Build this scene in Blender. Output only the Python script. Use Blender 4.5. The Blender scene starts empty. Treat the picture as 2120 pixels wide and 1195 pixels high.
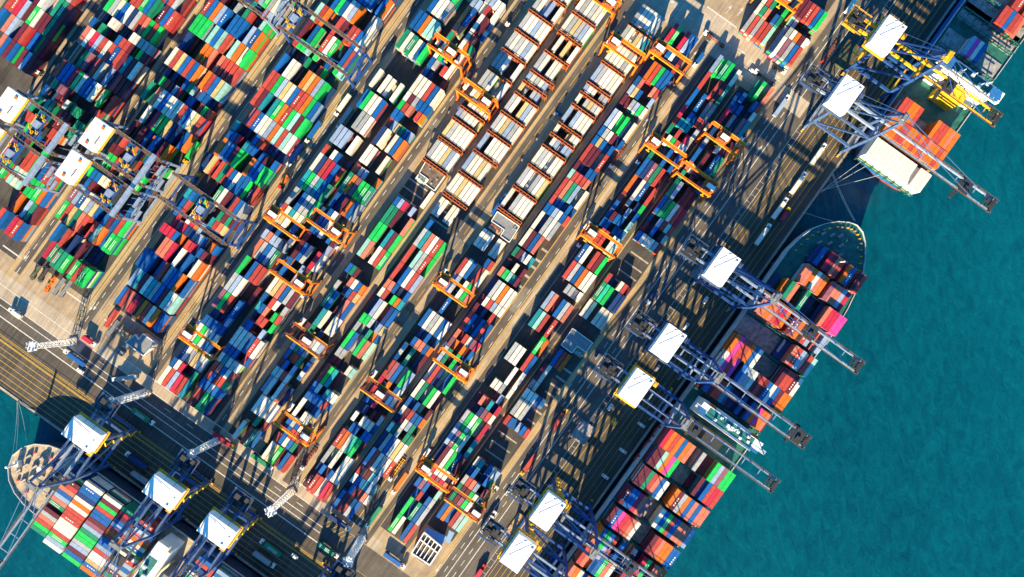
import bpy, math, random
from mathutils import Vector, Matrix
random.seed(7)
sc = bpy.context.scene
COL = sc.collection
R = math.radians
# ------------------------------------------------------------------ camera, light, exposure
S = 3.354            # photo pixels per metre on the ground
H = 480.0            # camera height
A54 = R(54.5)        # direction of the yard rows
cam = bpy.data.cameras.new('camera'); co = bpy.data.objects.new('camera', cam); COL.objects.link(co)
co.location = (0, 0, H); co.rotation_euler = (0, 0, 0)
cam.sensor_width = 36; cam.lens = 36 * S * H / 2120.0; cam.clip_start = 1; cam.clip_end = 6000
sc.camera = co
SUN_EL = R(23.0); SH = Vector((0.275, 0.961, 0)).normalized()      # way the shadows fall
sun = bpy.data.lights.new('sun', 'SUN'); so = bpy.data.objects.new('sun', sun); COL.objects.link(so)
sun.energy = 5.0; sun.angle = R(0.5); sun.color = (1.0, 0.78, 0.43)
d = Vector((SH.x * math.cos(SUN_EL), SH.y * math.cos(SUN_EL), -math.sin(SUN_EL)))
so.rotation_euler = d.to_track_quat('-Z', 'Y').to_euler(); so.location = (-100, -300, 300)
w = bpy.data.worlds.new('World'); sc.world = w; w.use_nodes = True
wn = w.node_tree; sky = wn.nodes.new('ShaderNodeTexSky'); sky.sky_type = 'NISHITA'; sky.sun_disc = False
sky.sun_elevation = SUN_EL; sky.ozone_density = 6.0; sky.air_density = 1.2; sky.dust_density = 0.3; sky.sun_rotation = math.atan2(-SH.x, -SH.y)
tint = wn.nodes.new('ShaderNodeMix'); tint.data_type = 'RGBA'; tint.blend_type = 'MULTIPLY'; tint.inputs[0].default_value = 1.0
tint.inputs[7].default_value = (0.22, 0.78, 1.0, 1)          # clear, deep blue sky
wn.links.new(sky.outputs[0], tint.inputs[6]); wn.links.new(tint.outputs[2], wn.nodes['Background'].inputs[0]); wn.nodes['Background'].inputs[1].default_value = 0.085
sc.view_settings.view_transform = 'Standard'; sc.view_settings.look = 'None'
sc.view_settings.exposure = 1.75; sc.view_settings.gamma = 1.0

# ------------------------------------------------------------------ coordinates
# (px, py) photo pixel;  (U, V) pixel axes along / across the yard rows;  metres in the world
CU, CV = 0.5807, 0.8141
UC, VC = 129.5, 1209.9
def px2uv(x, y): return CU * x - CV * y, CV * x + CU * y
def uv2px(u, v): return CU * u + CV * v, -CV * u + CU * v
def W(x, y, h=0.0):
    k = (1 - h / H) / S
    return Vector(((x - 1060) * k, -(y - 597.5) * k, 0))
def WU(u, v, h=0.0):
    x, y = uv2px(u, v); return W(x, y, h)
UD = Vector((CU, CV, 0)); VD = Vector((CV, -CU, 0))
def gU(u, h): return UC + (u - UC) * (1 - h / H)
def gV(v, h): return VC + (v - VC) * (1 - h / H)

# ------------------------------------------------------------------ materials
def mat(name, c, rough=0.6, var=0.12, scale=0.6, metal=0.0, bump=0.0, c2=None, spec=0.3):
    m = bpy.data.materials.new(name); m.use_nodes = True; nt = m.node_tree; b = nt.nodes['Principled BSDF']
    b.inputs['Roughness'].default_value = rough; b.inputs['Metallic'].default_value = metal
    b.inputs['Specular IOR Level'].default_value = spec
    g = nt.nodes.new('ShaderNodeNewGeometry'); n = nt.nodes.new('ShaderNodeTexNoise')
    n.inputs['Scale'].default_value = scale; n.inputs['Detail'].default_value = 6; n.inputs['Roughness'].default_value = 0.65
    nt.links.new(g.outputs['Position'], n.inputs['Vector'])
    r = nt.nodes.new('ShaderNodeValToRGB'); r.color_ramp.elements[0].position = 0.3; r.color_ramp.elements[1].position = 0.7
    lo = c2 if c2 else [x * (1 - 2 * var) for x in c]; hi = [min(1, x * (1 + var)) for x in c]
    r.color_ramp.elements[0].color = (*lo, 1); r.color_ramp.elements[1].color = (*hi, 1)
    nt.links.new(n.outputs['Fac'], r.inputs[0]); nt.links.new(r.outputs[0], b.inputs['Base Color'])
    if bump:
        bp = nt.nodes.new('ShaderNodeBump'); bp.inputs['Strength'].default_value = bump
        nt.links.new(n.outputs['Fac'], bp.inputs['Height']); nt.links.new(bp.outputs[0], b.inputs['Normal'])
    return m

def ground_mat(name, c, dark, streak=0.5, patch=0.3, cw=(0, 0, 0)):
    """worn paving: big blotches, fine grain, tyre streaks along the rows, slab joints"""
    m = bpy.data.materials.new(name); m.use_nodes = True; nt = m.node_tree; N = nt.nodes; L = nt.links
    b = N['Principled BSDF']; b.inputs['Roughness'].default_value = 0.85; b.inputs['Specular IOR Level'].default_value = 0.25
    g = N.new('ShaderNodeNewGeometry')
    mp = N.new('ShaderNodeMapping'); mp.inputs['Rotation'].default_value = (0, 0, -A54); L.new(g.outputs['Position'], mp.inputs['Vector'])
    st = N.new('ShaderNodeMapping'); st.inputs['Scale'].default_value = (0.02, 0.7, 1); L.new(mp.outputs[0], st.inputs['Vector'])
    n1 = N.new('ShaderNodeTexNoise'); n1.inputs['Scale'].default_value = 0.05; n1.inputs['Detail'].default_value = 8; n1.inputs['Roughness'].default_value = 0.7
    n2 = N.new('ShaderNodeTexNoise'); n2.inputs['Scale'].default_value = 1.0; n2.inputs['Detail'].default_value = 4
    n3 = N.new('ShaderNodeTexNoise'); n3.inputs['Scale'].default_value = 1.3; n3.inputs['Detail'].default_value = 8; n3.inputs['Roughness'].default_value = 0.8
    L.new(g.outputs['Position'], n1.inputs['Vector']); L.new(st.outputs[0], n2.inputs['Vector']); L.new(g.outputs['Position'], n3.inputs['Vector'])
    vo = N.new('ShaderNodeTexBrick'); vo.inputs['Scale'].default_value = 0.09; vo.inputs['Mortar Size'].default_value = 0.006
    vo.inputs['Color1'].default_value = (0.75, 0.75, 0.75, 1); vo.inputs['Color2'].default_value = (1, 1, 1, 1); vo.inputs['Mortar'].default_value = (0.45, 0.45, 0.45, 1)
    L.new(mp.outputs[0], vo.inputs['Vector'])
    def ramp(src, p0, p1, a, bb):
        r = N.new('ShaderNodeValToRGB'); r.color_ramp.elements[0].position = p0; r.color_ramp.elements[1].position = p1
        r.color_ramp.elements[0].color = (*a, 1); r.color_ramp.elements[1].color = (*bb, 1); L.new(src, r.inputs[0]); return r.outputs[0]
    def mul(a, bsock, f=1.0):
        x = N.new('ShaderNodeMix'); x.data_type = 'RGBA'; x.blend_type = 'MULTIPLY'; x.inputs[0].default_value = f
        L.new(a, x.inputs[6]); L.new(bsock, x.inputs[7]); return x.outputs[2]
    base = ramp(n1.outputs['Fac'], 0.36, 0.62, dark, c)
    base = mul(base, ramp(n2.outputs['Fac'], 0.35, 0.6, (0.45,) * 3, (1.0,) * 3), streak)
    base = mul(base, ramp(n3.outputs['Fac'], 0.25, 0.7, (0.55,) * 3, (1.1,) * 3), 0.7)
    base = mul(base, vo.outputs[0], patch)
    L.new(base, b.inputs['Base Color'])
    return m

def container_mat():
    m = bpy.data.materials.new('container_paint'); m.use_nodes = True; nt = m.node_tree; N = nt.nodes; L = nt.links
    b = N['Principled BSDF']; b.inputs['Roughness'].default_value = 0.5; b.inputs['Specular IOR Level'].default_value = 0.35
    a = N.new('ShaderNodeAttribute'); a.attribute_name = 'Col'
    g = N.new('ShaderNodeNewGeometry')
    n = N.new('ShaderNodeTexNoise'); n.inputs['Scale'].default_value = 0.45; n.inputs['Detail'].default_value = 8; n.inputs['Roughness'].default_value = 0.75
    L.new(g.outputs['Position'], n.inputs['Vector'])
    r = N.new('ShaderNodeValToRGB'); r.color_ramp.elements[0].position = 0.3; r.color_ramp.elements[1].position = 0.62
    r.color_ramp.elements[0].color = (0.62, 0.6, 0.58, 1); r.color_ramp.elements[1].color = (1.08, 1.08, 1.08, 1); L.new(n.outputs['Fac'], r.inputs[0])
    x = N.new('ShaderNodeMix'); x.data_type = 'RGBA'; x.blend_type = 'MULTIPLY'; x.inputs[0].default_value = 0.85
    L.new(a.outputs['Color'], x.inputs[6]); L.new(r.outputs[0], x.inputs[7])
    n2 = N.new('ShaderNodeTexNoise'); n2.inputs['Scale'].default_value = 1.7; n2.inputs['Detail'].default_value = 6
    L.new(g.outputs['Position'], n2.inputs['Vector'])
    r2 = N.new('ShaderNodeValToRGB'); r2.color_ramp.elements[0].position = 0.68; r2.color_ramp.elements[1].position = 0.74
    r2.color_ramp.elements[0].color = (0, 0, 0, 1); r2.color_ramp.elements[1].color = (1, 1, 1, 1); L.new(n2.outputs['Fac'], r2.inputs[0])
    x2 = N.new('ShaderNodeMix'); x2.data_type = 'RGBA'; x2.inputs[7].default_value = (0.16, 0.07, 0.04, 1)
    ml = N.new('ShaderNodeMath'); ml.operation = 'MULTIPLY'; ml.inputs[1].default_value = 0.55; L.new(r2.outputs[0], ml.inputs[0])
    L.new(ml.outputs[0], x2.inputs[0]); L.new(x.outputs[2], x2.inputs[6]); L.new(x2.outputs[2], b.inputs['Base Color'])
    uv = N.new('ShaderNodeUVMap'); wv = N.new('ShaderNodeTexWave'); wv.inputs['Scale'].default_value = 1.1
    wv.bands_direction = 'X'; L.new(uv.outputs[0], wv.inputs['Vector'])
    bp = N.new('ShaderNodeBump'); bp.inputs['Strength'].default_value = 0.25; bp.inputs['Distance'].default_value = 0.04
    L.new(wv.outputs['Fac'], bp.inputs['Height']); L.new(bp.outputs[0], b.inputs['Normal'])
    return m

M = {}
M['cont'] = container_mat()
M['ground'] = ground_mat('yard_concrete', (0.47, 0.365, 0.25), (0.32, 0.25, 0.175), 0.4, 0.35)
M['concrete'] = ground_mat('pale_concrete', (0.54, 0.46, 0.36), (0.40, 0.335, 0.26), 0.45, 0.4)
M['asphalt'] = ground_mat('asphalt', (0.15, 0.13, 0.115), (0.09, 0.082, 0.076), 0.5, 0.3)
M['deckasphalt'] = ground_mat('quay_asphalt', (0.115, 0.10, 0.088), (0.07, 0.064, 0.06), 0.7, 0.25)
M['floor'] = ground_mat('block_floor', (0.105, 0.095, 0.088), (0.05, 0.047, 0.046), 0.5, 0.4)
M['patch'] = ground_mat('patched_concrete', (0.22, 0.20, 0.175), (0.15, 0.135, 0.12), 0.3, 0.2)
M['white'] = mat('white_paint', (0.82, 0.80, 0.76), 0.5, 0.06, 0.4)
M['linew'] = mat('line_white', (0.62, 0.60, 0.56), 0.8, 0.3, 1.5)
M['liney'] = mat('line_yellow', (0.62, 0.38, 0.04), 0.8, 0.3, 1.5)
M['orange'] = mat('crane_orange', (0.72, 0.17, 0.015), 0.45, 0.2, 0.8)
M['rack'] = mat('rack_orange', (0.50, 0.12, 0.025), 0.55, 0.25, 0.8)
M['steelblue'] = mat('crane_steel_blue', (0.055, 0.11, 0.25), 0.45, 0.2, 0.5)
M['rust'] = mat('oxide_red', (0.30, 0.07, 0.03), 0.6, 0.3, 0.8)
M['yellow'] = mat('safety_yellow', (0.75, 0.42, 0.02), 0.5, 0.2, 0.8)
M['blue'] = mat('crane_blue', (0.02, 0.07, 0.24), 0.45, 0.2, 0.5)
M['paleblue'] = mat('crane_pale_blue', (0.22, 0.29, 0.42), 0.45, 0.15, 0.5)
M['grey'] = mat('steel_grey', (0.20, 0.21, 0.23), 0.5, 0.2, 0.8)
M['dark'] = mat('dark_steel', (0.035, 0.037, 0.042), 0.6, 0.2, 0.8)
M['brown'] = mat('rail_brown', (0.13, 0.075, 0.05), 0.6, 0.25, 0.8)
M['rubber'] = mat('tyre_rubber', (0.02, 0.02, 0.02), 0.8, 0.2, 2)
M['glass'] = mat('cab_glass', (0.02, 0.03, 0.04), 0.08, 0.05, 1, spec=0.6)
M['red'] = mat('red_paint', (0.55, 0.03, 0.03), 0.4, 0.15, 0.8)
M['hullgrey'] = mat('hull_grey_white', (0.50, 0.53, 0.56), 0.45, 0.15, 0.2)
M['hulldark'] = mat('hull_dark', (0.03, 0.045, 0.075), 0.45, 0.2, 0.2)
M['hullblue'] = mat('hull_blue', (0.01, 0.12, 0.42), 0.4, 0.15, 0.2)
M['hullred'] = mat('hull_bottom_red', (0.22, 0.04, 0.03), 0.6, 0.2, 0.3)
M['deckgreen'] = mat('deck_green', (0.02, 0.13, 0.115), 0.6, 0.25, 0.3)
M['deckbeige'] = mat('deck_beige', (0.42, 0.34, 0.24), 0.6, 0.25, 0.3)
M['deckteal'] = mat('deck_teal', (0.02, 0.17, 0.17), 0.6, 0.2, 0.3)
M['hatch'] = mat('hatch_grey', (0.30, 0.30, 0.30), 0.7, 0.3, 0.35)
M['hatchtan'] = mat('hatch_tan', (0.42, 0.30, 0.17), 0.7, 0.25, 0.5)
M['hatchgreen'] = mat('hatch_green', (0.07, 0.09, 0.055), 0.7, 0.3, 0.4)
M['roofgrey'] = mat('roof_grey', (0.20, 0.22, 0.235), 0.7, 0.12, 0.4)
M['roofbrown'] = mat('roof_brown', (0.16, 0.125, 0.10), 0.8, 0.35, 0.5)
M['wall'] = mat('building_wall', (0.55, 0.55, 0.56), 0.7, 0.1, 0.5)
M['rope'] = mat('mooring_rope', (0.35, 0.45, 0.45), 0.8, 0.1, 2)
M['silver'] = mat('metal_silver', (0.45, 0.47, 0.5), 0.35, 0.15, 0.5, metal=0.3)
M['quaywall'] = mat('quay_wall', (0.14, 0.13, 0.12), 0.85, 0.3, 0.3)
def water_mat():
    m = bpy.data.materials.new('sea_water'); m.use_nodes = True; nt = m.node_tree; N = nt.nodes; L = nt.links; b = N['Principled BSDF']
    b.inputs['Roughness'].default_value = 0.22; b.inputs['IOR'].default_value = 1.33
    g = N.new('ShaderNodeNewGeometry'); mp = N.new('ShaderNodeMapping'); mp.inputs['Rotation'].default_value = (0, 0, R(38)); mp.inputs['Scale'].default_value = (1, 0.45, 1)
    L.new(g.outputs['Position'], mp.inputs['Vector'])
    n1 = N.new('ShaderNodeTexNoise'); n1.inputs['Scale'].default_value = 0.008; n1.inputs['Detail'].default_value = 5
    n2 = N.new('ShaderNodeTexNoise'); n2.inputs['Scale'].default_value = 0.2; n2.inputs['Detail'].default_value = 6; n2.inputs['Roughness'].default_value = 0.6; n2.inputs['Distortion'].default_value = 0.6
    n3 = N.new('ShaderNodeTexNoise'); n3.inputs['Scale'].default_value = 0.8; n3.inputs['Detail'].default_value = 6
    for n in (n1, n2, n3): L.new(mp.outputs[0], n.inputs['Vector'])
    ad = N.new('ShaderNodeMath'); ad.operation = 'MULTIPLY_ADD'; ad.inputs[1].default_value = 0.55; L.new(n2.outputs['Fac'], ad.inputs[0])
    a2 = N.new('ShaderNodeMath'); a2.operation = 'MULTIPLY'; a2.inputs[1].default_value = 0.45; L.new(n1.outputs['Fac'], a2.inputs[0]); L.new(a2.outputs[0], ad.inputs[2])
    r = N.new('ShaderNodeValToRGB'); e = r.color_ramp.elements
    e[0].position = 0.30; e[0].color = (0.0003, 0.034, 0.064, 1); e[1].position = 0.72; e[1].color = (0.001, 0.100, 0.140, 1)
    L.new(ad.outputs[0], r.inputs[0]); L.new(r.outputs[0], b.inputs['Base Color'])
    bm = N.new('ShaderNodeMath'); bm.operation = 'MULTIPLY_ADD'; bm.inputs[1].default_value = 0.3; L.new(n3.outputs['Fac'], bm.inputs[0]); L.new(n2.outputs['Fac'], bm.inputs[2])
    bp = N.new('ShaderNodeBump'); bp.inputs['Strength'].default_value = 0.5; bp.inputs['Distance'].default_value = 1.2
    L.new(bm.outputs[0], bp.inputs['Height']); L.new(bp.outputs[0], b.inputs['Normal'])
    return m
M['water'] = water_mat()

# ------------------------------------------------------------------ mesh helpers
class MB:
    def __init__(s): s.v = []; s.f = []
    def box(s, c, d, rz=0.0, top=1.0):
        cx, cy, cz = c; dx, dy, dz = d[0] / 2, d[1] / 2, d[2] / 2; k = len(s.v); ca, sa = math.cos(rz), math.sin(rz)
        for z, t in ((-dz, 1), (dz, top)):
            for x, y in ((-dx, -dy), (dx, -dy), (dx, dy), (-dx, dy)):
                x *= t; y *= t; s.v.append((cx + x * ca - y * sa, cy + x * sa + y * ca, cz + z))
        s.f += [(k + 3, k + 2, k + 1, k), (k + 4, k + 5, k + 6, k + 7)] + [(k + i, k + (i + 1) % 4, k + 4 + (i + 1) % 4, k + 4 + i) for i in range(4)]
        return s
    def bar(s, a, b, w, h=None):
        a = Vector(a); b = Vector(b); h = h or w; t = (b - a)
        if t.length < 1e-6: return s
        t.normalize(); up = Vector((0, 0, 1)) if abs(t.z) < 0.95 else Vector((1, 0, 0))
        x = t.cross(up).normalized() * (w / 2); y = x.cross(t).normalized() * (h / 2); k = len(s.v)
        for p in (a, b):
            for q in (-x - y, x - y, x + y, -x + y): s.v.append(tuple(p + q))
        s.f += [(k + 3, k + 2, k + 1, k), (k + 4, k + 5, k + 6, k + 7)] + [(k + i, k + (i + 1) % 4, k + 4 + (i + 1) % 4, k + 4 + i) for i in range(4)]
        return s
    def cyl(s, a, b, r, n=8, r2=None):
        a = Vector(a); b = Vector(b); r2 = r if r2 is None else r2; t = (b - a).normalized(); up = Vector((0, 0, 1)) if abs(t.z) < 0.95 else Vector((1, 0, 0))
        x = t.cross(up).normalized(); y = x.cross(t); k = len(s.v)
        for p, rr in ((a, r), (b, r2)):
            for i in range(n):
                q = 2 * math.pi * i / n; s.v.append(tuple(p + x * math.cos(q) * rr + y * math.sin(q) * rr))
        s.f += [tuple(range(k, k + n))] + [tuple(range(k + 2 * n - 1, k + n - 1, -1))] + [(k + (i + 1) % n, k + i, k + n + i, k + n + (i + 1) % n) for i in range(n)]
        return s
    def prism(s, pts, z0, z1):
        n = len(pts); k = len(s.v)
        for z in (z0, z1):
            for p in pts: s.v.append((p[0], p[1], z))
        ar = sum(pts[i][0] * pts[(i + 1) % n][1] - pts[(i + 1) % n][0] * pts[i][1] for i in range(n))
        fs = [tuple(range(k + n - 1, k - 1, -1)), tuple(range(k + n, k + 2 * n))] + [(k + i, k + (i + 1) % n, k + n + (i + 1) % n, k + n + i) for i in range(n)]
        s.f += fs if ar > 0 else [tuple(reversed(q)) for q in fs]
        return s
    def quad(s, pts):
        k = len(s.v); s.v += [tuple(p) for p in pts]; s.f.append(tuple(range(k, k + len(pts)))); return s
    def build(s, name, m, parent=None):
        me = bpy.data.meshes.new(name); me.from_pydata(s.v, [], s.f); me.update(); me.materials.append(m)
        o = bpy.data.objects.new(name, me); COL.objects.link(o)
        if parent is not None: o.parent = parent
        return o
def each(mbs, name, m, parent):
    return [b.build(name, m, parent) for b in mbs]
def tag(o, label, cat, group=None, kind=None):
    o['label'] = label; o['category'] = cat
    if group: o['group'] = group
    if kind: o['kind'] = kind
    return o
def thing(name, label, cat, loc=(0, 0, 0), rz=0.0, group=None):
    o = bpy.data.objects.new(name, None); COL.objects.link(o); o.location = loc; o.rotation_euler = (0, 0, rz); o.empty_display_size = 1
    return tag(o, label, cat, group)
def copy_tree(o, parent=None):
    c = o.copy(); COL.objects.link(c)
    if parent is not None: c.parent = parent
    for ch in o.children: copy_tree(ch, c)
    return c
_z = [0.0]
def sheet(name, polys, m, z, label=None):
    b = MB()
    for pts in polys:
        a = sum(pts[i][0] * pts[(i + 1) % len(pts)][1] - pts[(i + 1) % len(pts)][0] * pts[i][1] for i in range(len(pts)))
        if a < 0: pts = list(reversed(pts))
        b.quad([(p[0], p[1], z) for p in pts])
    o = b.build(name, m); o['kind'] = 'structure'; return o
def ruv(u0, u1, v0, v1): return [WU(u0, v0), WU(u1, v0), WU(u1, v1), WU(u0, v1)]
def line_uv(u0, v0, u1, v1, w):      # a painted line between two ground points, w metres wide
    a = WU(u0, v0); b = WU(u1, v1); t = (b - a).normalized(); n = Vector((-t.y, t.x, 0)) * (w / 2)
    return [a - n, b - n, b + n, a + n]
def dashes(u0, v0, u1, v1, w, on, off):
    L = math.hypot(u1 - u0, v1 - v0); n = int(L / (on + off)); r = []
    for i in range(n):
        a = i * (on + off) / L; b = (i * (on + off) + on) / L
        r.append(line_uv(u0 + (u1 - u0) * a, v0 + (v1 - v0) * a, u0 + (u1 - u0) * b, v0 + (v1 - v0) * b, w))
    return r
# ------------------------------------------------------------------ the setting
# land: one sheet with water on two sides (quay corner lies below the photo)
EDGE_V = 1612; EDGE_U = -654
land = MB(); far = 4200
c0 = WU(EDGE_U, EDGE_V)
land.prism([WU(EDGE_U, -far), WU(far, -far), WU(far, EDGE_V), c0], -9, 0.0)
o = land.build('yard_ground', M['ground']); o['kind'] = 'structure'
sea = MB(); sea.quad([(-3500, -3500, -6), (3500, -3500, -6), (3500, 3500, -6), (-3500, 3500, -6)]); o = sea.build('sea', M['water']); o['kind'] = 'structure'
# quay copings with fenders
cop = MB(); cop.prism(ruv(EDGE_U + 4, 2500, EDGE_V - 3.5, EDGE_V + 0.8), 0.0, 0.3); cop.prism(ruv(EDGE_U - 0.8, EDGE_U + 3.5, -2000, EDGE_V - 4), 0.0, 0.3)
o = cop.build('quay_kerb', M['concrete']); o['kind'] = 'structure'
fe = MB()
for k in range(-60, 130): p = WU(k * 13, EDGE_V + 2.2); fe.box((p.x, p.y, -1.2), (1.6, 1.0, 2.0), A54)
for k in range(-20, 120): p = WU(EDGE_U - 2.2, k * 13); fe.box((p.x, p.y, -1.2), (1.0, 1.6, 2.0), A54)
o = fe.build('quay_fenders', M['rubber']); o['kind'] = 'structure'
Z = 0.004
# paving zones
sheet('quay_apron', [ruv(EDGE_U + 180, 2400, 1424, 1499)], M['asphalt'], 1.2 * Z)
sheet('quay_deck', [ruv(EDGE_U + 180, 2400, 1499.5, EDGE_V - 4), ruv(EDGE_U + 4, -533, -300, EDGE_V - 4)], M['deckasphalt'], Z)
sheet('bottom_road', [ruv(-532, -479, 560, EDGE_V - 4), ruv(-532, -502, -300, 558)], M['asphalt'], 1.8 * Z)
sheet('bottom_verge', [ruv(-478.5, -455, -300, 1300), ruv(-501, -479, -300, 558)], M['concrete'], 2.2 * Z)
sheet('cross_road', [ruv(762, 838, 1075, 1423), ruv(762, 800, 1424.5, 1490)], M['concrete'], 2.5 * Z)
BL = {'B1': (-430, 760, 1274, 1335), 'B2': (-370, 745, 1350, 1413), 'A': (-460, 760, 1164, 1226), 'R3': (-465, 725, 1088, 1151),
      'R2': (-465, 760, 982, 1046), 'R1': (-470, 760, 904, 967), 'E2': (-462, 640, 804, 868), 'E1': (-462, 560, 733, 796),
      'F': (-378, 620, 556, 682), 'G': (-400, 420, 370, 507), 'H': (-420, 420, 198, 338), 'I': (-420, 420, 10, 157),
      'J1': (842, 1200, 1283, 1340), 'J2': (842, 1200, 1351, 1409)}
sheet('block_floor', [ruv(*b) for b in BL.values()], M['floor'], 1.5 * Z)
# darker patched strips in the lanes between the blocks
sheet('lane_asphalt', [ruv(-478, 800, 1228, 1246), ruv(-478, 760, 1262, 1272.5), ruv(-470, 760, 1053, 1070), ruv(-470, 640, 874, 890), ruv(-455, 600, 700, 716),
                       ruv(-455, 600, 524, 540), ruv(-440, 600, 350, 364), ruv(-420, 600, 164, 190), ruv(-450, 740, 1338, 1347)], M['asphalt'], 2.8 * Z)
sheet('lane_patches', [ruv(u, u + 26, v, v + 16) for u, v in ((30, 690), (250, 683), (150, 342), (70, 508), (-60, 1052), (300, 873), (420, 1230), (-300, 690), (-250, 873), (90, 1230), (140, 514), (230, 514))], M['patch'], 3.2 * Z)
sheet('crossing', [ruv(104, 150, 1046, 1088), ruv(104, 148, 1226, 1275), ruv(-64, -46, 1412, 1430), ruv(-30, -16, -200, -100)], M['patch'], 3.9 * Z)
# concrete beams of the empty slots
st = []
for u in (333, 310, 289, 268): st.append(ruv(u, u + 3, 1366, 1410))
for u in (-128, -152, -175, -200, -222): st.append(ruv(u, u + 3, 1358, 1404))
for u in (55, 33, 14, -6, -28, -50, -74): st.append(ruv(u, u + 4, 1389, 1412))
for u in (230, 205, 188, 165, 140, 120, 96): st.append(ruv(u, u + 5, 1212, 1226))
for u in (196, 176, 150): st.append(ruv(u, u + 3, 986, 1030))
for u in (190, 170, 150, 130): st.append(ruv(u, u + 3, 904, 950))
sheet('slot_beams', st, M['concrete'], 3.55 * Z)
# kerb strip between the lanes (a real step)
kb = MB(); kb.prism(ruv(-470, 745, 1250.5, 1256.5), 0, 0.14); kb.prism(ruv(-470, 560, 1160.5, 1163), 0, 0.12); kb.prism(ruv(-100, 700, 972, 974.5), 0, 0.12)
kb.prism(ruv(-400, 480, 699, 701), 0, 0.25); kb.prism(ruv(-390, 480, 509, 511), 0, 0.25); kb.prism(ruv(-410, 480, 340, 342), 0, 0.25)
kb.prism(ruv(-470, -200, 1154, 1157), 0, 0.12); kb.prism(ruv(-450, 40, 1424, 1426), 0, 0.12)
o = kb.build('kerbs', M['concrete']); o['kind'] = 'structure'
# painted lines
wl, yl = [], []
for v in (1467.5, 1445): wl.append(line_uv(-520, v, 1200, v, 0.45))
wl += dashes(-520, 1436, 1200, 1436, 0.35, 14, 16); wl += dashes(-520, 1457, 1200, 1457, 0.35, 14, 16)
for u in (-478, -501.5, -514): wl.append(line_uv(u, -200, u, 1180, 0.45))
wl += dashes(-490, 600, -490, 1180, 0.35, 16, 40)
wl.append(line_uv(-533, -200, -533, 1200, 0.6))
for v in (1499, 1510): wl.append(line_uv(-520, v, 1200, v, 0.25))
for k in range(-30, 75): wl.append(line_uv(k * 16, 1499, k * 16, 1510, 0.18))
for v in (880, 706, 530, 356, 176): wl += dashes(-440, v, 560, v, 0.35, 14, 16)
wl += dashes(800, 1080, 800, 1480, 0.35, 16, 16); wl += dashes(782, 1080, 782, 1480, 0.3, 10, 30)
wl.append(line_uv(-430, 188, 200, 188, 0.6)); wl.append(line_uv(-412, 511, -412, 460, 0.8)); wl.append(line_uv(-410, 345, -410, 300, 0.8)); wl.append(line_uv(-413, 560, -413, 610, 0.8))
wl.append(line_uv(839, 1200, 839, 1275, 0.8)); wl += dashes(-440, 1242, 740, 1242, 0.3, 14, 20)
wl += [line_uv(-455, 640, -455, 1010, 0.5), line_uv(-455, 1075, -455, 1160, 0.5)]
for u in range(-640, -560, 11): yl.append(line_uv(u, -200, u, 1300, 0.28)); 
for v in range(1516, 1604, 11): yl.append(line_uv(-520, v, 1200, v, 0.24))
for v in (1421, 1416.5, 1348.5, 1259, 1250, 1246, 1227.5, 1152.5, 1086.5, 1048, 980, 968.5, 902, 870, 802, 798, 731, 694, 690, 554, 518, 512.5, 368, 345, 341, 196): yl.append(line_uv(-455, v, 735, v, 0.3))
for v in (1088, 1075, 1064): yl += dashes(-300, v, 700, v, 0.25, 30, 12)
yl += [line_uv(-572, -200, -572, 1300, 0.4), line_uv(-566, -200, -566, 1300, 0.25)]
for k in range(7): yl.append(line_uv(-500 + 4, 1175 + k * 9, -478 - 4, 1183 + k * 9, 0.3))
sheet('white_road_markings', wl, M['linew'], 6 * Z); sheet('yellow_road_markings', yl, M['liney'], 7 * Z)
# lane arrows
ar = []
def arrow(u, v, s):
    a = WU(u, v); t = UD * s; n = Vector((-t.y, t.x, 0))
    ar.append([a - n * .2, a + t * 4 - n * .2, a + t * 4 + n * .2, a + n * .2]); ar.append([a + t * 3.8 - n * .9, a + t * 6.5, a + t * 3.8 + n * .9])
for u, v in ((820, 1440), (640, 1432), (650, 1460), (610, 1432), (560, 1236), (-430, 1160), (-432, 1076), (-435, 1236), (-440, 1090), (850, 1240), (860, 1262), (-420, 1422), (-440, 1450), (-390, 530), (-395, 524), (-388, 352), (730, 1236)): arrow(u, v, -1 if u < 0 else 1)
for v in (1120, 1300, 1390):
    a = WU(805, v); t = VD; n = Vector((-t.y, t.x, 0)); ar.append([a - n * .2, a + t * 4 - n * .2, a + t * 4 + n * .2, a + n * .2]); ar.append([a + t * 3.8 - n * .9, a + t * 6.5, a + t * 3.8 + n * .9])
sheet('lane_arrows', ar, M['linew'], 8 * Z)
# crane rails
rl = MB()
for v in (1505, 1595): rl.prism(ruv(-520, 1300, v - 0.5, v + 0.5), 0.03, 0.09)
for u in (-556, -644): rl.prism(ruv(u - 0.5, u + 0.5, -300, 1490), 0.03, 0.09)
for v in (545, 692, 515, 362, 348, 192, 166): rl.prism(ruv(-400, 520, v - 0.4, v + 0.4), 0.03, 0.09)
o = rl.build('crane_rails', M['dark']); o['kind'] = 'structure'
# ------------------------------------------------------------------ containers: the yard blocks
# each bay: U of its lower edge as seen on the stack tops, length code (4 = forty foot, 2 = twenty foot), one letter per slot
# (capital = full height, small = one or two high, '.' = empty)
PAL = {'R': (0.44, 0.06, 0.045), 'D': (0.125, 0.02, 0.035), 'B': (0.006, 0.105, 0.36), 'N': (0.012, 0.04, 0.15), 'W': (0.74, 0.70, 0.60),
       'G': (0.012, 0.50, 0.09), 'E': (0.012, 0.23, 0.125), 'Q': (0.02, 0.42, 0.25), 'T': (0.015, 0.27, 0.33), 'C': (0.28, 0.56, 0.50), 'O': (0.66, 0.15, 0.015),
       'P': (0.50, 0.022, 0.06), 'K': (0.75, 0.06, 0.33), 'A': (0.58, 0.17, 0.11), 'L': (0.27, 0.37, 0.54), 'S': (0.36, 0.385, 0.40), 'Y': (0.55, 0.43, 0.19), 'M': (0.26, 0.095, 0.14)}
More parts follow.
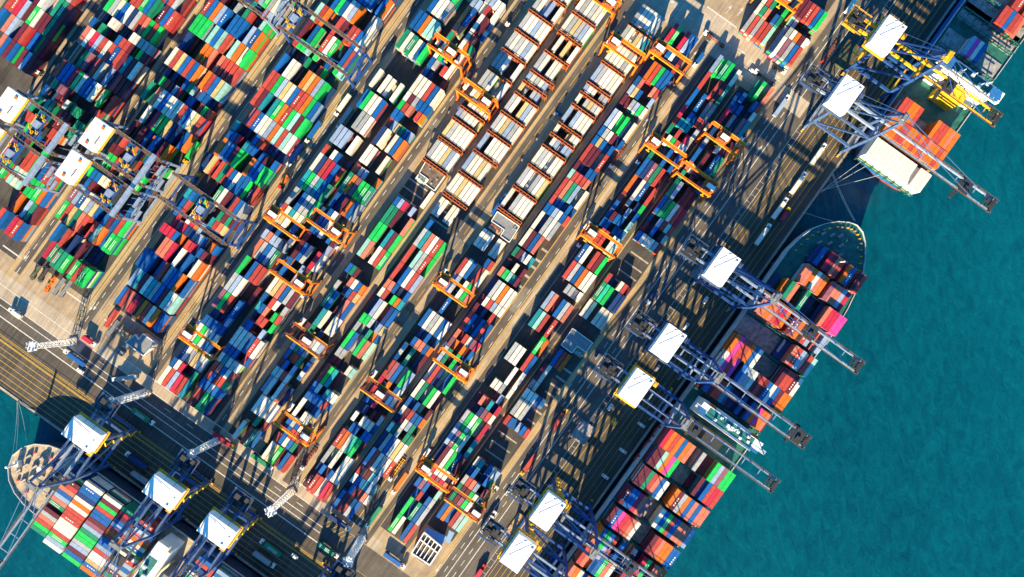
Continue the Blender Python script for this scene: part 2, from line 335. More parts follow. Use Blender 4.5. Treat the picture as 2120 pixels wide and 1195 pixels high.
CNAME = {'R': 'brick red', 'D': 'dark maroon', 'B': 'blue', 'N': 'navy', 'W': 'cream white', 'G': 'bright green', 'E': 'dark green', 'Q': 'turquoise green', 'T': 'teal',
         'C': 'mint', 'O': 'orange', 'P': 'crimson', 'K': 'pink', 'A': 'salmon', 'L': 'pale blue', 'S': 'grey', 'Y': 'tan', 'M': 'mauve'}
BLOCKS = [
 # name, ground V of first slot, slot pitch (photo px), usual height, phrase, bays
 ('B2', 1357.5, 9.75, 3, 'first yard block from the apron', '731 4 ..eG.A|708 2 bB..BR|686 2 bbb.nW|652 4 P.snMT|622 2 S.SD.d|600 2 S..WDd|561 4 B.D.BE|537 2 AWDd.d|514 2 E.DdDb|468 4 EL.DRd|427 4 BEGWRP|405 2 b.LRCR|384 2 PdB.dW|361 2 BWWWSR|252 2 Rn.WRd|210 4 EQGnNN|166 4 w w.www|43 4 .bro..|0 4 dw....|-21 2 sw....|-45 2 WWWBW.|-83 4 SWSn..|-108 2 RBbLBR|-217 2 WT.BWL|-238 2 bB.nBe|-260 2 SRAL.D|-282 2 EDDGWB|-304 2 EDMGWB|-346 4 BOBRSC'),
 ('B1', 1283, 9.75, 3, 'second yard block from the apron', '726 4 LGEGnW|683 4 R..RDE|645 4 B.B.ss|622 2 P.BbRR|598 2 RTTT.S|577 2 EnR.Ps|556 2 dWGRWL|533 2 e.nBdB|512 2 E..B.B|471 4 BNMERd|426 4 OnWBdR|402 2 R.S.nG|380 2 B.dLdB|358 2 bdbb.C|337 2 bb.bbb|320 2 .RR.WC|299 2 LRR.WC|254 4 BW.RDG|210 4 RSBOWW|185 2 ..SSww|132 4 LAdBSA|87 4 TCR.R.|44 4 ....GO|1 4 SWW.RB|-42 4 ...W.W|-66 2 .WWS.W|-88 2 ...dL.|-111 2 dARTnP|-133 2 dnNMRW|-171 4 SGWGsP|-214 4 LMGW.T|-259 4 nDWGBD|-284 2 .RWWWS|-306 2 RCPMPA|-330 2 BMB..C|-350 2 .bRnBS|-385 4 .GnEBS|-427 4 .GW.BR'),
 ('A', 1172, 9.8, 3, 'third yard block from the apron', '732 4 PGdPLB|704 2 nnBWbD|680 2 ....nR|642 4 nORGBB|620 2 BA..AR|598 2 LYB..L|573 2 DdSLGW|515 4 LWGGnW|492 2 BSWDnB|469 2 BYBbB.|426 4 RDDsR.|403 2 DnnBB.|381 2 CRRRA.|338 4 RAELsW|318 2 RbbbBb|297 2 BBLWBR|255 4 WnSWS.|212 4 WDBA..|186 2 EDLWT.|157 2 d.W.D.|135 2 AGCtD.|87 4 nSWOWW|63 2 dWRLWW|41 2 Dnn.R.|1 4 RBnBRB|-23 2 AdRWMP|-45 2 MOdOdB|-67 2 SE.Gbb|-90 2 LE.GN.|-133 4 WRnsBG|-172 4 WEsGWd|-198 2 BnBs.D|-220 2 WDRBBO|-241 2 nDWLE.|-261 2 CES.EE|-303 4 nSBWYW|-346 4 LRWSWR|-370 2 RADCW.|-390 2 WBBTLC|-414 2 nBDRAW|-455 4 BDRSB.'),
 ('R3', 1095, 9.4, 3, 'right reefer rack lane', '726 4 SWWWWS|683 4 SWWYWT|629 4 WWWWSW|577 4 LSWWWW|551 2 LWW.SS|522 2 W.SYSW|474 4 L.LWWW|446 2 W..YWW|417 2 .WLSLL|366 4 WSWSWW|312 4 SWSSWY|258 4 W.SWWW|157 4 www.ww'),
 ('R2', 987, 9.6, 3, 'middle reefer rack lane', '724 4 ..W...|676 4 WSWSWW|627 4 WSYSLW|579 4 .W.Y.W|528 4 SW.WW.|501 2 LWSWL.|472 2 YS.SL.|423 4 SW.YLW|374 4 SWYLSW|325 4 L.WWWW|271 4 LWWYW.|217 4 WWYWWW|159 4 ww.ww.'),
 ('R1', 914, 9.5, 3, 'left reefer rack lane', '676 4 ....LW|627 4 SWLL.W|579 4 SWWLWW|530 4 SWSWLW|481 4 SSW..W|432 4 SSWssW|405 2 WY.W..|384 2 .WWSWW|354 2 LSWWWY|305 4 YSWWWW|250 4 SWWYLW|156 4 .....w'),
 ('D3', 1100, 9.6, 3, 'right block below the reefer racks', '128 2 ....BR|86 4 RWBsRW|66 2 LL.WGA|45 2 BS.WGA|1 4 ..B...|-45 4 BWSWBW|-66 2 dnbBnb|-90 2 .BAABO|-130 4 S.E.nd|-174 4 RMBsGL|-196 2 P.O.BW|-219 2 P..sBW|-238 2 bbP...|-272 2 nn.ddS|-290 2 W.WWWB|-311 2 .BB.BB|-350 4 ROWQGd|-391 4 SsW.WW|-413 2 nBdBWW|-457 4 dRRWPR'),
 ('D2', 997, 9.7, 3, 'middle block below the reefer racks', '128 2 B.....|85 4 STAWRg|42 4 R.CSRg|0 4 RnBWRL|-22 2 AABsnB|-44 2 WR.GOT|-88 4 nLWdNB|-112 2 GGSnLY|-134 2 SsnEOb|-176 4 GBsGAc|-196 2 SS....|-215 2 dd..WC|-261 4 RGTd..|-284 2 BWdTWW|-305 2 BBBBRb|-328 2 WnnBB.|-351 2 W.WWY.|-372 2 BSBWR.|-394 2 bBRRR.|-412 2 RBWBEd|-457 4 WYGdBR'),
 ('D1', 915, 9.6, 3, 'left block below the reefer racks', '126 2 BLP.L.|83 4 EED.dA|42 4 GG.TDG|0 4 CA.WRG|-43 2 BED...|-68 2 ..AWBO|-90 2 S.nBRY|-131 4 EB.DAB|-173 4 .TW.WW|-192 2 DE.n..|-214 2 .n.SWL|-238 2 LEBS.W|-262 2 BORE.B|-283 2 DB.L.W|-304 2 CWRW..|-346 4 LW.WAn|-390 4 .WWWWW|-413 2 ...E.R|-457 4 .W.REb'),
 ('E2', 810.5, 10.2, 4, 'right block of the fifth pair', '575 2 ..SLWW|550 2 LLWR.W|512 4 nB.WDb|490 2 AA.SR.|467 2 E..WOE|443 2 WG..W.|422 2 WGB.W.|401 2 BS.RW.|380 2 Bn..d.|338 4 WWWRBW|314 2 WDSBBB|292 2 GRA.RO|272 2 BB....|251 2 RLYEBL|208 4 NW.WBO|161 4 WW..W.|128 2 RSL..O|84 4 EOMGGE|42 4 BnDOBS|26 2 bBW...|2 2 BBW...|-22 2 BBW.BD|-46 2 D....L|-85 4 DBS.PW|-104 2 B..LD.|-127 2 B..L..|-172 4 WYABSD|-196 2 BdRW.S|-217 2 TBA.GR|-238 2 n.RR.G|-262 2 BB..L.|-304 4 WWWBRW|-325 2 BBB.RB|-347 2 WTWSW.|-369 2 RABWR.|-390 2 RBRRE.|-412 2 BBWBB.|-455 4 RDGEN.'),
 ('E1', 738, 10.2, 4, 'left block of the fifth pair', '540 4 .EGWG.|497 4 .BWWS.|448 4 BBOCC.|398 4 EWEWBG|300 4 W.WW.W|251 4 BGWWB.|208 4 ..SSW.|159 4 LLL.W.|126 2 R.WB.n|82 4 WNRPBR|42 4 TGSTBE|0 4 S.BSSG|-22 2 RWTWW.|-45 2 WYW.B.|-66 2 B.B..W|-86 2 LALLNS|-129 4 ASBLEb|-175 4 G.BRR.|-217 4 SLW..d|-262 4 MGR.B.|-282 2 nnnbL.|-304 2 BBBBB.|-326 2 WGWBW.|-348 2 WGWBB.|-392 4 bWSYWW|-414 2 BWPdnE|-455 4 WRLPRT'),
 ('F', 563, 10.0, 4, 'block under the blue gantries', '516 4 ......BB.BOB|472 4 ....BRWB.BBB|428 4 .....bBBB.BO|380 4 ..BGBWLO..SW|337 4 CROn.RDnRRBW|297 4 D.BG.RWGn.BR|272 2 RGGC.G.nB.GC|252 2 ndnnEn.RGn..|209 4 BnWW..OYOLGn|166 4 RRGLYWBRROGB|125 4 RDTdTGORGCDG|80 4 .MRBWWLOCRCW|57 2 Tnn.bBRRnnnn|36 2 BBP.TBB.BDnB|-5 4 OLBDG.nOBBGG|-47 4 Y.RERBWBBGDR|-90 4 ...dnEWDsRBS|-112 2 TB.BGP..EDED|-136 2 BR.WP..TRAY.|-158 2 BR.WPOL.....|-180 2 .PMPNNSLB.OB|-201 2 PPPBO.RPNBDd|-243 4 ..AAP.WnBnWO|-284 4 BBBdBRWBBO.B|-326 4 .LTDWTSBDCWC|-372 4 .BRAPDORWOBB'),
 ('G', 375, 10.4, 4, 'block under the middle white gantries', '340 4 ....RBL..RLOS|300 4 .......RLGYWS|272 2 ...D.nSEn.RLn|250 2 ..D..S.ERn.CG|207 4 RBOLB.BBBnLBO|165 4 GGGnCBCRnCOWG|121 4 Nd.dOOA.ARRRR|79 4 WRYBRBOnORBYC|58 2 n.n..BECWBBnd|36 2 .GR.LP.BB.RGR|-7 4 E.AWBWWWRBWYR|-48 4 ..WnPGGYNNnBO|-90 4 .d.dDB.BnDO..|-112 2 ..RB.OE.B.DOG|-134 2 .DD..nR..S.R.|-166 4 .GGR.Y..BG.B.|-197 2 GBBWWRB..n...|-221 2 .BDnnR.T...B.|-263 4 MLBWLYBnBDBRG|-304 4 GRYEARnRCOBGG|-346 4 ..BnRnN.Dnn..|-386 4 ..PEREEG.GRGG'),
 ('H', 205, 10.5, 4, 'block under the far left white gantry', '250 4 .........YBWR|205 4 ......RDBEBWY|163 4 ......DPRBRSD|121 4 .RGnRRGBEnDBR|79 4 GSWBWNSRAGRG.|58 2 n.nWWnnnWWSSS|36 2 B.E...BRRD.GD|-6 4 AWPLRWRBRDTDW|-49 4 ..EMnRW.LnRDD|-91 4 RBBPGWBBW.G.R|-113 2 .EMMD...dd.R.|-134 2 L.WDRW.EEn.Y.|-175 4 EtTEnRDD.EE..|-197 2 RRYE..RRO....|-216 2 .G.DBRR......|-238 2 ...D...G....n|-262 4 .PBB.RRG.BRRR|-303 4 ..GRCWC.GGGOB|-346 4 .......PO.LED|-386 4 .......RBnPRB'),
 ('I', 24, 10.5, 4, 'far top left corner block', '33 4 ......DWSSEED|-10 4 ..RRPLDGWDDED|-52 4 ..BnALnDRnBGD|-93 4 .....ABDBnDLD|75 4 ........BDWSR'),
 ('J1', 1288, 9.75, 4, 'top right block inland row', '910 2 WREd.G|886 2 WEAdBE|843 4 SRSRRC'),
 ('J2', 1356, 9.75, 4, 'top right block apron row', '928 4 DDRRBG|905 2 CS....|884 2 SSWODW|841 4 NWMSBR'),
]
CONT = []          # every container: dict
L40, L20, CW, CH = 12.19, 6.06, 2.44, 2.62
def stack(pos, rot, ln, col, n, phrase, bay, row, nb, base=0.0, same=0.4):
    for k in range(n):
        c = col if k == n - 1 or random.random() < same else random.choice('RRDBBNWGESMOALPE')
        CONT.append(dict(p=(pos.x, pos.y, base + k * CH), r=rot, L=ln, c=c, top=(k == n - 1), ph=phrase, bay=bay, row=row, nb=nb, h=base + (k + 1) * CH))
for nm, v1, pitch, hh, phrase, data in BLOCKS:
    bays = []
    for it in data.split('|'):
        p = it.split(); u = float(p[0]); ln = L40 if p[1] == '4' else L20; s = ''.join(p[2:]); bays.append((u, ln, s))
    bays.sort()
    ends = {}
    for bi, (u, ln, s) in enumerate(bays):
        bh = hh + random.choice((0, 0, 0, -1 if hh > 3 else 0, 0))
        if nm == 'E1' and u > 380: bh = 5
        if nm == 'G' and u < -340: bh = 5
        if nm in ('R1', 'R2', 'R3'): bh = 3
        cells = []
        for r, ch in enumerate(s):
            if ch == '.': cells.append((0, None)); continue
            if ch.isupper(): n = bh - (1 if random.random() < 0.06 else 0)
            else: n = random.choice((1, 1, 2)) if nm not in ('R1', 'R2', 'R3') else 1
            if nm == 'B2' and -30 < u < 60: n = 1
            if nm[0] == 'R' and u < 200: n = 1
            if nm == 'G' and u < -380: n = 3 if r < 5 else 5
            cells.append((max(1, n), ch.upper()))
        ug = gU(u, (sum(q[0] for q in cells) / max(1, sum(1 for q in cells if q[0]))) * CH) / S
        u0 = max([ug] + [ends[r] + 0.3 for r, q in enumerate(cells) if q[0] and r in ends])
        for r, (n, c) in enumerate(cells):
            if not n: continue
            ends[r] = u0 + ln
            v = v1 + r * pitch
            P = WU((u0 + ln / 2) * S, v)
            lt = cells[r - 1][1] if r > 0 else None; rt = cells[r + 1][1] if r + 1 < len(cells) else None
            stack(P, A54, ln, c, n, phrase, len(bays) - bi, r, (lt, rt))
# ------------------------------------------------------------------ ships
def curve_pts(top, h): return [(gU(u, h), gV(v, h)) for u, v in top]
def ship_hull(root, pts_uv, zdeck, bands, deckmat, taper=0.94):
    """pts_uv: deck outline in ground U,V; hull narrows to the waterline; bands = [(z0, z1, material, name)]"""
    cu = sum(p[0] for p in pts_uv) / len(pts_uv); cv = sum(p[1] for p in pts_uv) / len(pts_uv)
    def ring(z):
        t = (zdeck - z) / (zdeck + 7); k = 1 - (1 - taper) * t ** 1.5
        return [WU(cu + (u - cu) * (1 - (1 - k) * 0.35), cv + (v - cv) * k) for u, v in pts_uv]
    n = len(pts_uv)
    for z0, z1, m, name in bands:
        b = MB(); a0 = ring(z0); a1 = ring(z1); k = 0
        b.v = [(p.x, p.y, z0) for p in a0] + [(p.x, p.y, z1) for p in a1]
        ar = sum(a1[i].x * a1[(i + 1) % n].y - a1[(i + 1) % n].x * a1[i].y for i in range(n))
        for i in range(n):
            q = (i, (i + 1) % n, n + (i + 1) % n, n + i); b.f.append(q if ar > 0 else q[::-1])
        b.build(name, m, root)
    b = MB(); a = ring(zdeck); b.quad([(p.x, p.y, zdeck) for p in (a if ar > 0 else a[::-1])]); b.build('deck', deckmat, root)
    # bulwark rail
    b = MB()
    for i in range(n):
        p, q = a[i], a[(i + 1) % n]; b.bar((p.x, p.y, zdeck + 0.6), (q.x, q.y, zdeck + 0.6), 0.35, 1.2)
    b.build('bulwark', M['hullgrey'], root)
    return ring
# --- ship alongside the right quay, middle ------------------------------------------------
S2 = thing('container_ship', 'long container ship at the right quay, bow up, with teal bow deck', 'ship', (0, 0, 0))
top = [(354, 1633), (473, 1628), (530, 1629), (565, 1636), (592, 1645), (615, 1660), (635, 1680), (647, 1700), (651, 1716), (646, 1734), (632, 1750), (609, 1767), (582, 1781), (553, 1791), (500, 1800), (440, 1806)]
hull = curve_pts(top, 15); hull = [(-430, 1617)] + [(u, max(v, 1617)) for u, v in hull] + [(300, 1781), (-430, 1781)]
r2 = ship_hull(S2, hull, 14, [(-6.5, -3, M['hullred'], 'hull_bottom'), (-3, 4, M['hulldark'], 'hull_side'), (4, 14, M['hullgrey'], 'hull_topside')], M['deckgreen'], 0.955)
def ubox(mb, u0, u1, v0, v1, z0, z1): mb.prism(ruv(u0, u1, v0, v1), z0, z1)
# letters on the side that faces the quay
def letters(txt, u_first, du, v, z, size, m, root, name='hull_letter'):
    for i, ch in enumerate(txt):
        cu_ = bpy.data.curves.new(name, 'FONT'); cu_.body = ch; cu_.size = size; cu_.extrude = 0.06; cu_.offset = 0.12; cu_.align_x = 'CENTER'
        ob = bpy.data.objects.new(name, cu_); COL.objects.link(ob)
        P = WU(u_first - i * du, v)
        # text x axis runs to -U (towards the stern), text y axis up and tilted with the hull, faces the quay (-V)
        X = -UD; Nn = (-VD * 0.985 + Vector((0, 0, 0.17))).normalized(); Y = Nn.cross(X).normalized()
        mw = Matrix(((X.x, Y.x, Nn.x, P.x), (X.y, Y.y, Nn.y, P.y), (X.z, Y.z, Nn.z, z), (0, 0, 0, 1)))
        dg = bpy.context.evaluated_depsgraph_get(); me = bpy.data.meshes.new_from_object(ob.evaluated_get(dg)); me.transform(mw); me.materials.clear(); me.materials.append(m)
        bpy.data.objects.remove(ob); o2 = bpy.data.objects.new(name, me); COL.objects.link(o2); o2.parent = root
ha = r2(14)[0]; hb = r2(4)[0]
letters('OOCL', 96, 33, 1616.4, 4.6, 11.0, M['red'], S2)
# bow: breakwater, winches, bollards, mast
b = MB(); ubox(b, gU(536, 15), gU(540, 15), 1650, 1750, 14.01, 17.5); b.build('breakwater', M['deckgreen'], S2)
for u, v in ((595, 1668), (603, 1685), (612, 1700), (596, 1712), (580, 1722), (586, 1690), (575, 1672), (572, 1740)):
    p = WU(gU(u, 14), gV(v, 14)); b = MB(); b.cyl((p.x - 1.3, p.y - 0.9, 15.1), (p.x + 1.3, p.y + 0.9, 15.1), 0.75); b.box((p.x, p.y, 14.6), (3.4, 1.7, 1.0), 0.6); b.build('mooring_winch', M['grey'], S2)
for i in range(22):
    t = i / 21.0; k = len(top) - 1; x = 2 + t * (k - 3.2); j = int(x); f = x - j
    u = top[j][0] * (1 - f) + top[j + 1][0] * f; v = top[j][1] * (1 - f) + top[j + 1][1] * f
    u = 560 + (u - 560) * 0.86; v = 1714 + (v - 1714) * 0.86
    p = WU(gU(u, 15), gV(v, 15)); b = MB(); b.cyl((p.x, p.y, 14), (p.x, p.y, 15.1), 0.4, 6); b.cyl((p.x + 0.75, p.y, 14), (p.x + 0.75, p.y, 15.1), 0.4, 6); b.build('bollard', M['yellow'], S2)
b = MB(); p = WU(gU(565, 20), gV(1727, 20)); b.box((p.x, p.y, 17), (6, 2.6, 6), A54); b.box((p.x + 1, p.y, 21), (3, 2, 2), A54); b.cyl((p.x, p.y, 20), (p.x, p.y, 30), 0.4, 6); b.build('foremast', M['white'], S2)
# accommodation block and funnel
b = MB(); ubox(b, 140, 172, 1640, 1762, 14.01, 36.0); b.build('accommodation', M['white'], S2)
b = MB(); ubox(b, 143, 166, 1632, 1770, 36.01, 40); b.build('bridge', M['white'], S2)
b = MB(); ubox(b, 145, 164, 1648, 1752, 40.0, 40.12); b.build('bridge_roof', M['deckteal'], S2)
b = MB(); ubox(b, 149, 157, 1622, 1632, 38.5, 40); b.build('bridge_wing', M['hullgrey'], S2)
b = MB(); ubox(b, 149, 157, 1770, 1783, 38.5, 40); b.build('bridge_wing', M['hullgrey'], S2)
b = MB(); ubox(b, 151, 158, 1690, 1704, 40.1, 43.5); p = WU(154, 1697); b.cyl((p.x, p.y, 43), (p.x, p.y, 52), 0.5, 6); b.bar((p.x - 3, p.y, 49), (p.x + 3, p.y, 49), 0.4); b.build('radar_mast', M['white'], S2)
for u, v in ((150, 1668), (160, 1676), (156, 1716), (149, 1726), (160, 1738), (152, 1742)):
    q = WU(u, v); b = MB(); b.box((q.x, q.y, 40.9), (1.5, 1.5, 1.5), A54); b.cyl((q.x, q.y, 41), (q.x, q.y, 44), 0.18, 5); b.build('antenna', M['white'], S2)
b = MB(); ubox(b, 166.2, 171.5, 1646, 1660, 36.01, 38.5); b.build('lifeboat', M['orange'], S2); b = MB(); ubox(b, 166.2, 171.5, 1744, 1758, 36.01, 38.5); b.build('lifeboat', M['orange'], S2)
b = MB(); ubox(b, 104, 124, 1676, 1716, 14.01, 32); b.build('funnel', M['dark'], S2)
# bays on deck
def ship_bays(root, name, bays, v0, pitch, n, base, hh, ln=L40, lash=True, axis='U', phrase='', lashcol='deckgreen'):
    """bays: (ground U of lower edge, colour string, phrase)"""
    for bi, (u, s, ph) in enumerate(bays):
        lb = MB(); hc = MB(); cells = []
        for r, ch in enumerate(s):
            if ch in '.H': cells.append((0, ch)); continue
            cells.append((hh - (1 if random.random() < 0.08 else 0) if ch.isupper() else random.choice((1, 2)), ch.upper()))
        for r, (nn, c) in enumerate(cells):
            v = v0 + r * pitch
            if axis == 'U': P = WU(u + ln / 2 * S, v); rot = A54
            else: P = WU(v, u + ln / 2 * S); rot = A54 - math.pi / 2
            if c == 'H' or (c == '.' and not nn):
                if c == 'H': hc.box((P.x, P.y, base - 0.3 + (0.01 if r % 2 else 0)), (ln, pitch / S - 0.05, 0.6), rot)
                continue
            lt = cells[r - 1][1] if r else None; rt = cells[r + 1][1] if r + 1 < len(cells) else None
            lt = None if lt in ('H', '.') else lt; rt = None if rt in ('H', '.') else rt
            stack(P, rot, ln, c, nn, ph, bi, r, (lt, rt), base=base, same=1.0 if 'stern row' in ph else 0.6)
        if lash:
            a0, a1 = v0 - pitch * 0.6, v0 + pitch * (len(s) - 0.4)
            um = u - 3.6
            for z in (base + 2.5, base + 5.2):
                pts = ruv(um - 1.4, um + 1.4, a0, a1) if axis == 'U' else [WU(a0, um - 1.4), WU(a1, um - 1.4), WU(a1, um + 1.4), WU(a0, um + 1.4)]
                lb.prism(pts, z - 0.25, z)
            k = 0
            while a0 + k * pitch * 2 < a1:
                q = WU(um, a0 + k * pitch * 2) if axis == 'U' else WU(a0 + k * pitch * 2, um)
                lb.box((q.x, q.y, base + 2.9), (1.2, 0.35, 5.6), A54 if axis == 'U' else A54 - math.pi / 2); k += 1
        if lb.v: lb.build('lashing_bridge', M[lashcol], root)
        if hc.v: hc.build('hatch_cover', M['hatch'], root)
def gl(u, h=29): return gU(u, h)
S2V, S2P = 1625.5, 8.72
ord_ = ['first', 'second', 'third', 'fourth', 'fifth', 'sixth', 'seventh', 'eighth', 'ninth', 'tenth']
aft = [(84 - 44, 'POROBOAHHSnddGLMGG'), (41 - 44, 'DDCOKGHHHHHdDBBRPR'), (-10 - 44 + 1, 'DDERABWn.ODSOBABAA'), (-60 - 44, 'DBBPAMHHHWBGRBAAAL'), (-113 - 44, 'DBKPRAWHHHHDRAOOBB'), (-163 - 44, 'OBGLRnBHHSnnPGPAAO'), (-213 - 44, 'RAOLBGAWHHRBKGOSAD'), (-263 - 44, 'AOWBRLLGRRDBAOOKBR')]
ship_bays(S2, 'aft', [(gl(u), s, ord_[i] + ' row aft of the bridge on the middle ship') for i, (u, s) in enumerate(aft)], S2V, S2P, 18, 14.6, 5)
ship_bays(S2, 'mid', [(gl(186, 22), 'dBDRRTBdnnBnBOKOAd', 'first row ahead of the bridge on the middle ship')], S2V, S2P, 18, 14.6, 4)
fwd = [(240, 'WKRKnBLSWDRDBWBDOO'), (283, 'OKRROBWHHHHHHDRRDW'), (333, 'HHHHHHHHHHnnARLWRC'), (385, 'AAOARPOnDMODRLnAL'), (438, 'n.OEA..E.nn.nAPPKK')]
ship_bays(S2, 'fwd', [(gl(u), s, ord_[i + 1] + ' row ahead of the bridge on the middle ship') for i, (u, s) in enumerate(fwd)], S2V, S2P, 18, 14.6, 5)
ship_bays(S2, 'bow1', [(gl(486, 26), 'AAOWAOnMAALP', 'row next to the bow row on the middle ship')], 1671 - 12, S2P, 12, 14.6, 4)
ship_bays(S2, 'bow0', [(gl(533, 22), 'nBdPDARnOBRDR', 'frontmost row at the bow of the middle ship')], 1660, S2P, 13, 14.6, 3, lash=False)
# --- ship at the top right ---------------------------------------------------------------
S1 = thing('container_ship', 'container ship at the top right with blue stern and yellow cranes over its bridge', 'ship', (0, 0, 0))
h1 = [(764, 1632), (760, 1650), (758, 1690), (760, 1740), (764, 1757), (1600, 1760), (1600, 1617), (840, 1617), (790, 1622)]
ship_hull(S1, h1, 11, [(-6.5, -3, M['hullred'], 'hull_bottom'), (-3, 11, M['hullblue'], 'hull_side')], M['deckgreen'], 0.95)
V1S = 1626.5
ship_bays(S1, 'a', [(gl(785, 27), 'WWWWWWWWWWWWWWW', 'stern row of the top right ship'), (gl(843, 27), 'OOORROORORAOORO', 'second row from the stern of the top right ship'), (gl(893, 30), 'RROORHHHHORROAO', 'third row from the stern of the top right ship')], V1S, 8.72, 15, 11.6, 5, lash=True)
b = MB(); ubox(b, 955, 985, 1640, 1745, 11.01, 33); b.build('accommodation', M['white'], S1)
b = MB(); ubox(b, 958, 980, 1622, 1762, 33.01, 36.5); b.build('bridge', M['white'], S1)
b = MB(); ubox(b, 960, 978, 1650, 1735, 36.5, 36.62); b.build('bridge_roof', M['deckgreen'], S1)
b = MB(); ubox(b, 930, 950, 1670, 1715, 11.01, 28); b.build('funnel', M['yellow'], S1)
for u, v in ((965, 1668), (972, 1690), (964, 1712), (974, 1722)):
    q = WU(u, v); b = MB(); b.box((q.x, q.y, 37.3), (2, 2, 1.5), A54); b.cyl((q.x, q.y, 37), (q.x, q.y, 42), 0.2, 5); b.build('antenna', M['white'], S1)
ship_bays(S1, 'b', [(gl(1018, 14), 'HHHHHHHHHHHHHHH', 'x'), (gl(1070, 20), 'HHHHHLKWBHHHHHH', 'first row ahead of the bridge on the top right ship'), (gl(1125, 14), 'HHHHHHHHHHHHHHH', 'x'), (gl(1165, 22), 'HHHHHHHRRBRRAHH', 'second row ahead of the bridge on the top right ship'), (gl(1215, 24), 'HHHHHHHHRRORAOR', 'third row ahead of the bridge on the top right ship'), (gl(1265, 24), 'RBORSAORBORRAOR', 'fourth row ahead of the bridge on the top right ship')], V1S, 8.72, 15, 11.6, 3)
# --- ship at the bottom left -------------------------------------------------------------
S3 = thing('container_ship', 'container ship at the bottom left with a beige bow deck', 'ship', (0, 0, 0))
def vu(pts): return pts
bow = [(-660, 700), (-664, 660), (-672, 632), (-686, 608), (-705, 592), (-731, 585), (-757, 592), (-776, 608), (-790, 632), (-798, 660), (-802, 700)]
h3 = [(-660, 1500)] + bow + [(-802, 1500)]
r3 = ship_hull(S3, h3, 11, [(-6.5, -3, M['hullred'], 'hull_bottom'), (-3, 11, M['hulldark'], 'hull_side')], M['deckbeige'], 0.95)
S3U, S3P = -667.5, -8.72
b3 = [(678, 'nnDRABLAEnDSARGE'), (723, 'WBBNWOWRRRWWWRGLW'), (771, 'WDGRBBDMLEGGSLDBG'), (817, 'EPDBLRORBBLRWWYBO'), (863, 'RBLAOWBGWRLBSDERW')]
def bays3(lst, names, base, hh):
    for bi, (vt, s) in enumerate(lst):
        lb = MB(); v = gV(vt, 25); cells = [(hh if c.isupper() else 2, c.upper()) for c in s]
        for r, (n, c) in enumerate(cells):
            if c == '.': continue
            P = WU(S3U + r * S3P, v + L40 / 2 * S)
            lt = cells[r - 1][1] if r else None; rt = cells[r + 1][1] if r + 1 < len(cells) else None
            stack(P, A54 - math.pi / 2, L40, c, n, names[bi], bi, r, (lt, rt), base=base)
        for z in (base + 2.5, base + 5.2): lb.prism(ruv(S3U + S3P * (len(s) - 0.4), S3U - S3P * 0.6, v - 3.6 - 1.3, v - 3.6 + 1.3), z - 0.25, z)
        lb.build('lashing_bridge', M['grey'], S3)
bays3(b3, [ord_[i] + ' row behind the bow of the bottom left ship' for i in range(5)], 11.6, 5)
bays3([(1003, 'BRRNWGBRWLLDOBARS'), (1050, 'LBWRADGBORWSBTARB'), (1097, 'DWRBLOAGRBWESRNBO'), (1144, 'RBWAOLGDBRWTSARBO')], [ord_[i] + ' row behind the bridge of the bottom left ship' for i in range(4)], 11.6, 3)
b = MB(); ubox(b, -790, -672, 936, 969, 11.01, 32); b.build('accommodation', M['white'], S3)
b = MB(); ubox(b, -804, -658, 940, 964, 32.01, 36); b.build('bridge', M['white'], S3)
b = MB(); ubox(b, -770, -690, 942, 961, 36, 36.12); b.build('bridge_roof', M['deckteal'], S3)
b = MB(); ubox(b, -742, -718, 975, 990, 11.01, 28); b.build('funnel', M['grey'], S3)
for u, v in ((-712, 948), (-728, 956), (-746, 950), (-760, 954)):
    q = WU(u, v); b = MB(); b.box((q.x, q.y, 36.9), (2, 2, 1.5), A54); b.cyl((q.x, q.y, 36), (q.x, q.y, 42), 0.2, 5); b.build('antenna', M['white'], S3)
for u, v in ((-712, 612), (-730, 618), (-748, 612), (-722, 634), (-742, 640), (-758, 632), (-700, 636), (-732, 656)):
    p = WU(u, v); b = MB(); b.cyl((p.x - 1.3, p.y - .8, 12.1), (p.x + 1.3, p.y + .8, 12.1), 0.8); b.box((p.x, p.y, 11.5), (3.4, 1.8, 1.0), 0.3 * u); b.build('mooring_winch', M['grey'], S3)
b = MB(); q = WU(-736, 604); b.cyl((q.x, q.y, 11), (q.x, q.y, 24), 0.7, 6); b.box((q.x, q.y, 13), (3, 3, 4)); b.build('foremast', M['white'], S3)
b = MB(); q = WU(-716, 650); b.cyl((q.x, q.y, 11), (q.x, q.y, 16), 1.6, 8); b.build('vent', M['white'], S3)
for u, v in ((-700, 618), (-690, 650), (-765, 622), (-775, 650), (-750, 664), (-706, 668)):
    p = WU(u, v); b = MB(); b.box((p.x, p.y, 11.6), (1.6, 1.0, 1.2)); b.build('bollard', M['red'], S3)
# mooring lines
def rope(a, za, b_, zb, label):
    mb = MB(); a = Vector((a.x, a.y, za)); c = Vector((b_.x, b_.y, zb)); n = 8
    pts = [a.lerp(c, i / n) - Vector((0, 0, 6 * (i / n) * (1 - i / n))) for i in range(n + 1)]
    for i in range(n): mb.cyl(pts[i], pts[i + 1], 0.14, 5)
    tag(mb.build('mooring_line', M['rope']), label, 'mooring line', 'mooring lines from the ships to the quay')
rope(W(1771, 458, 14), 14, W(1724, 360), 0.8, 'outer blue-grey mooring line from the middle ship bow to a quay bollard')
rope(W(1768, 457, 14), 14, W(1722, 362), 0.8, 'inner blue-grey mooring line from the middle ship bow to a quay bollard')
rope(W(1725, 458, 14), 14, W(1664, 440), 0.8, 'short mooring line from the quay side of the middle ship bow')
rope(W(1662, 500, 14), 14, W(1596, 548), 0.8, 'mooring line trailing aft from the middle ship bow')
rope(W(1790, 330, 9), 9, W(1700, 396), 0.8, 'upper mooring line from the top right ship stern')
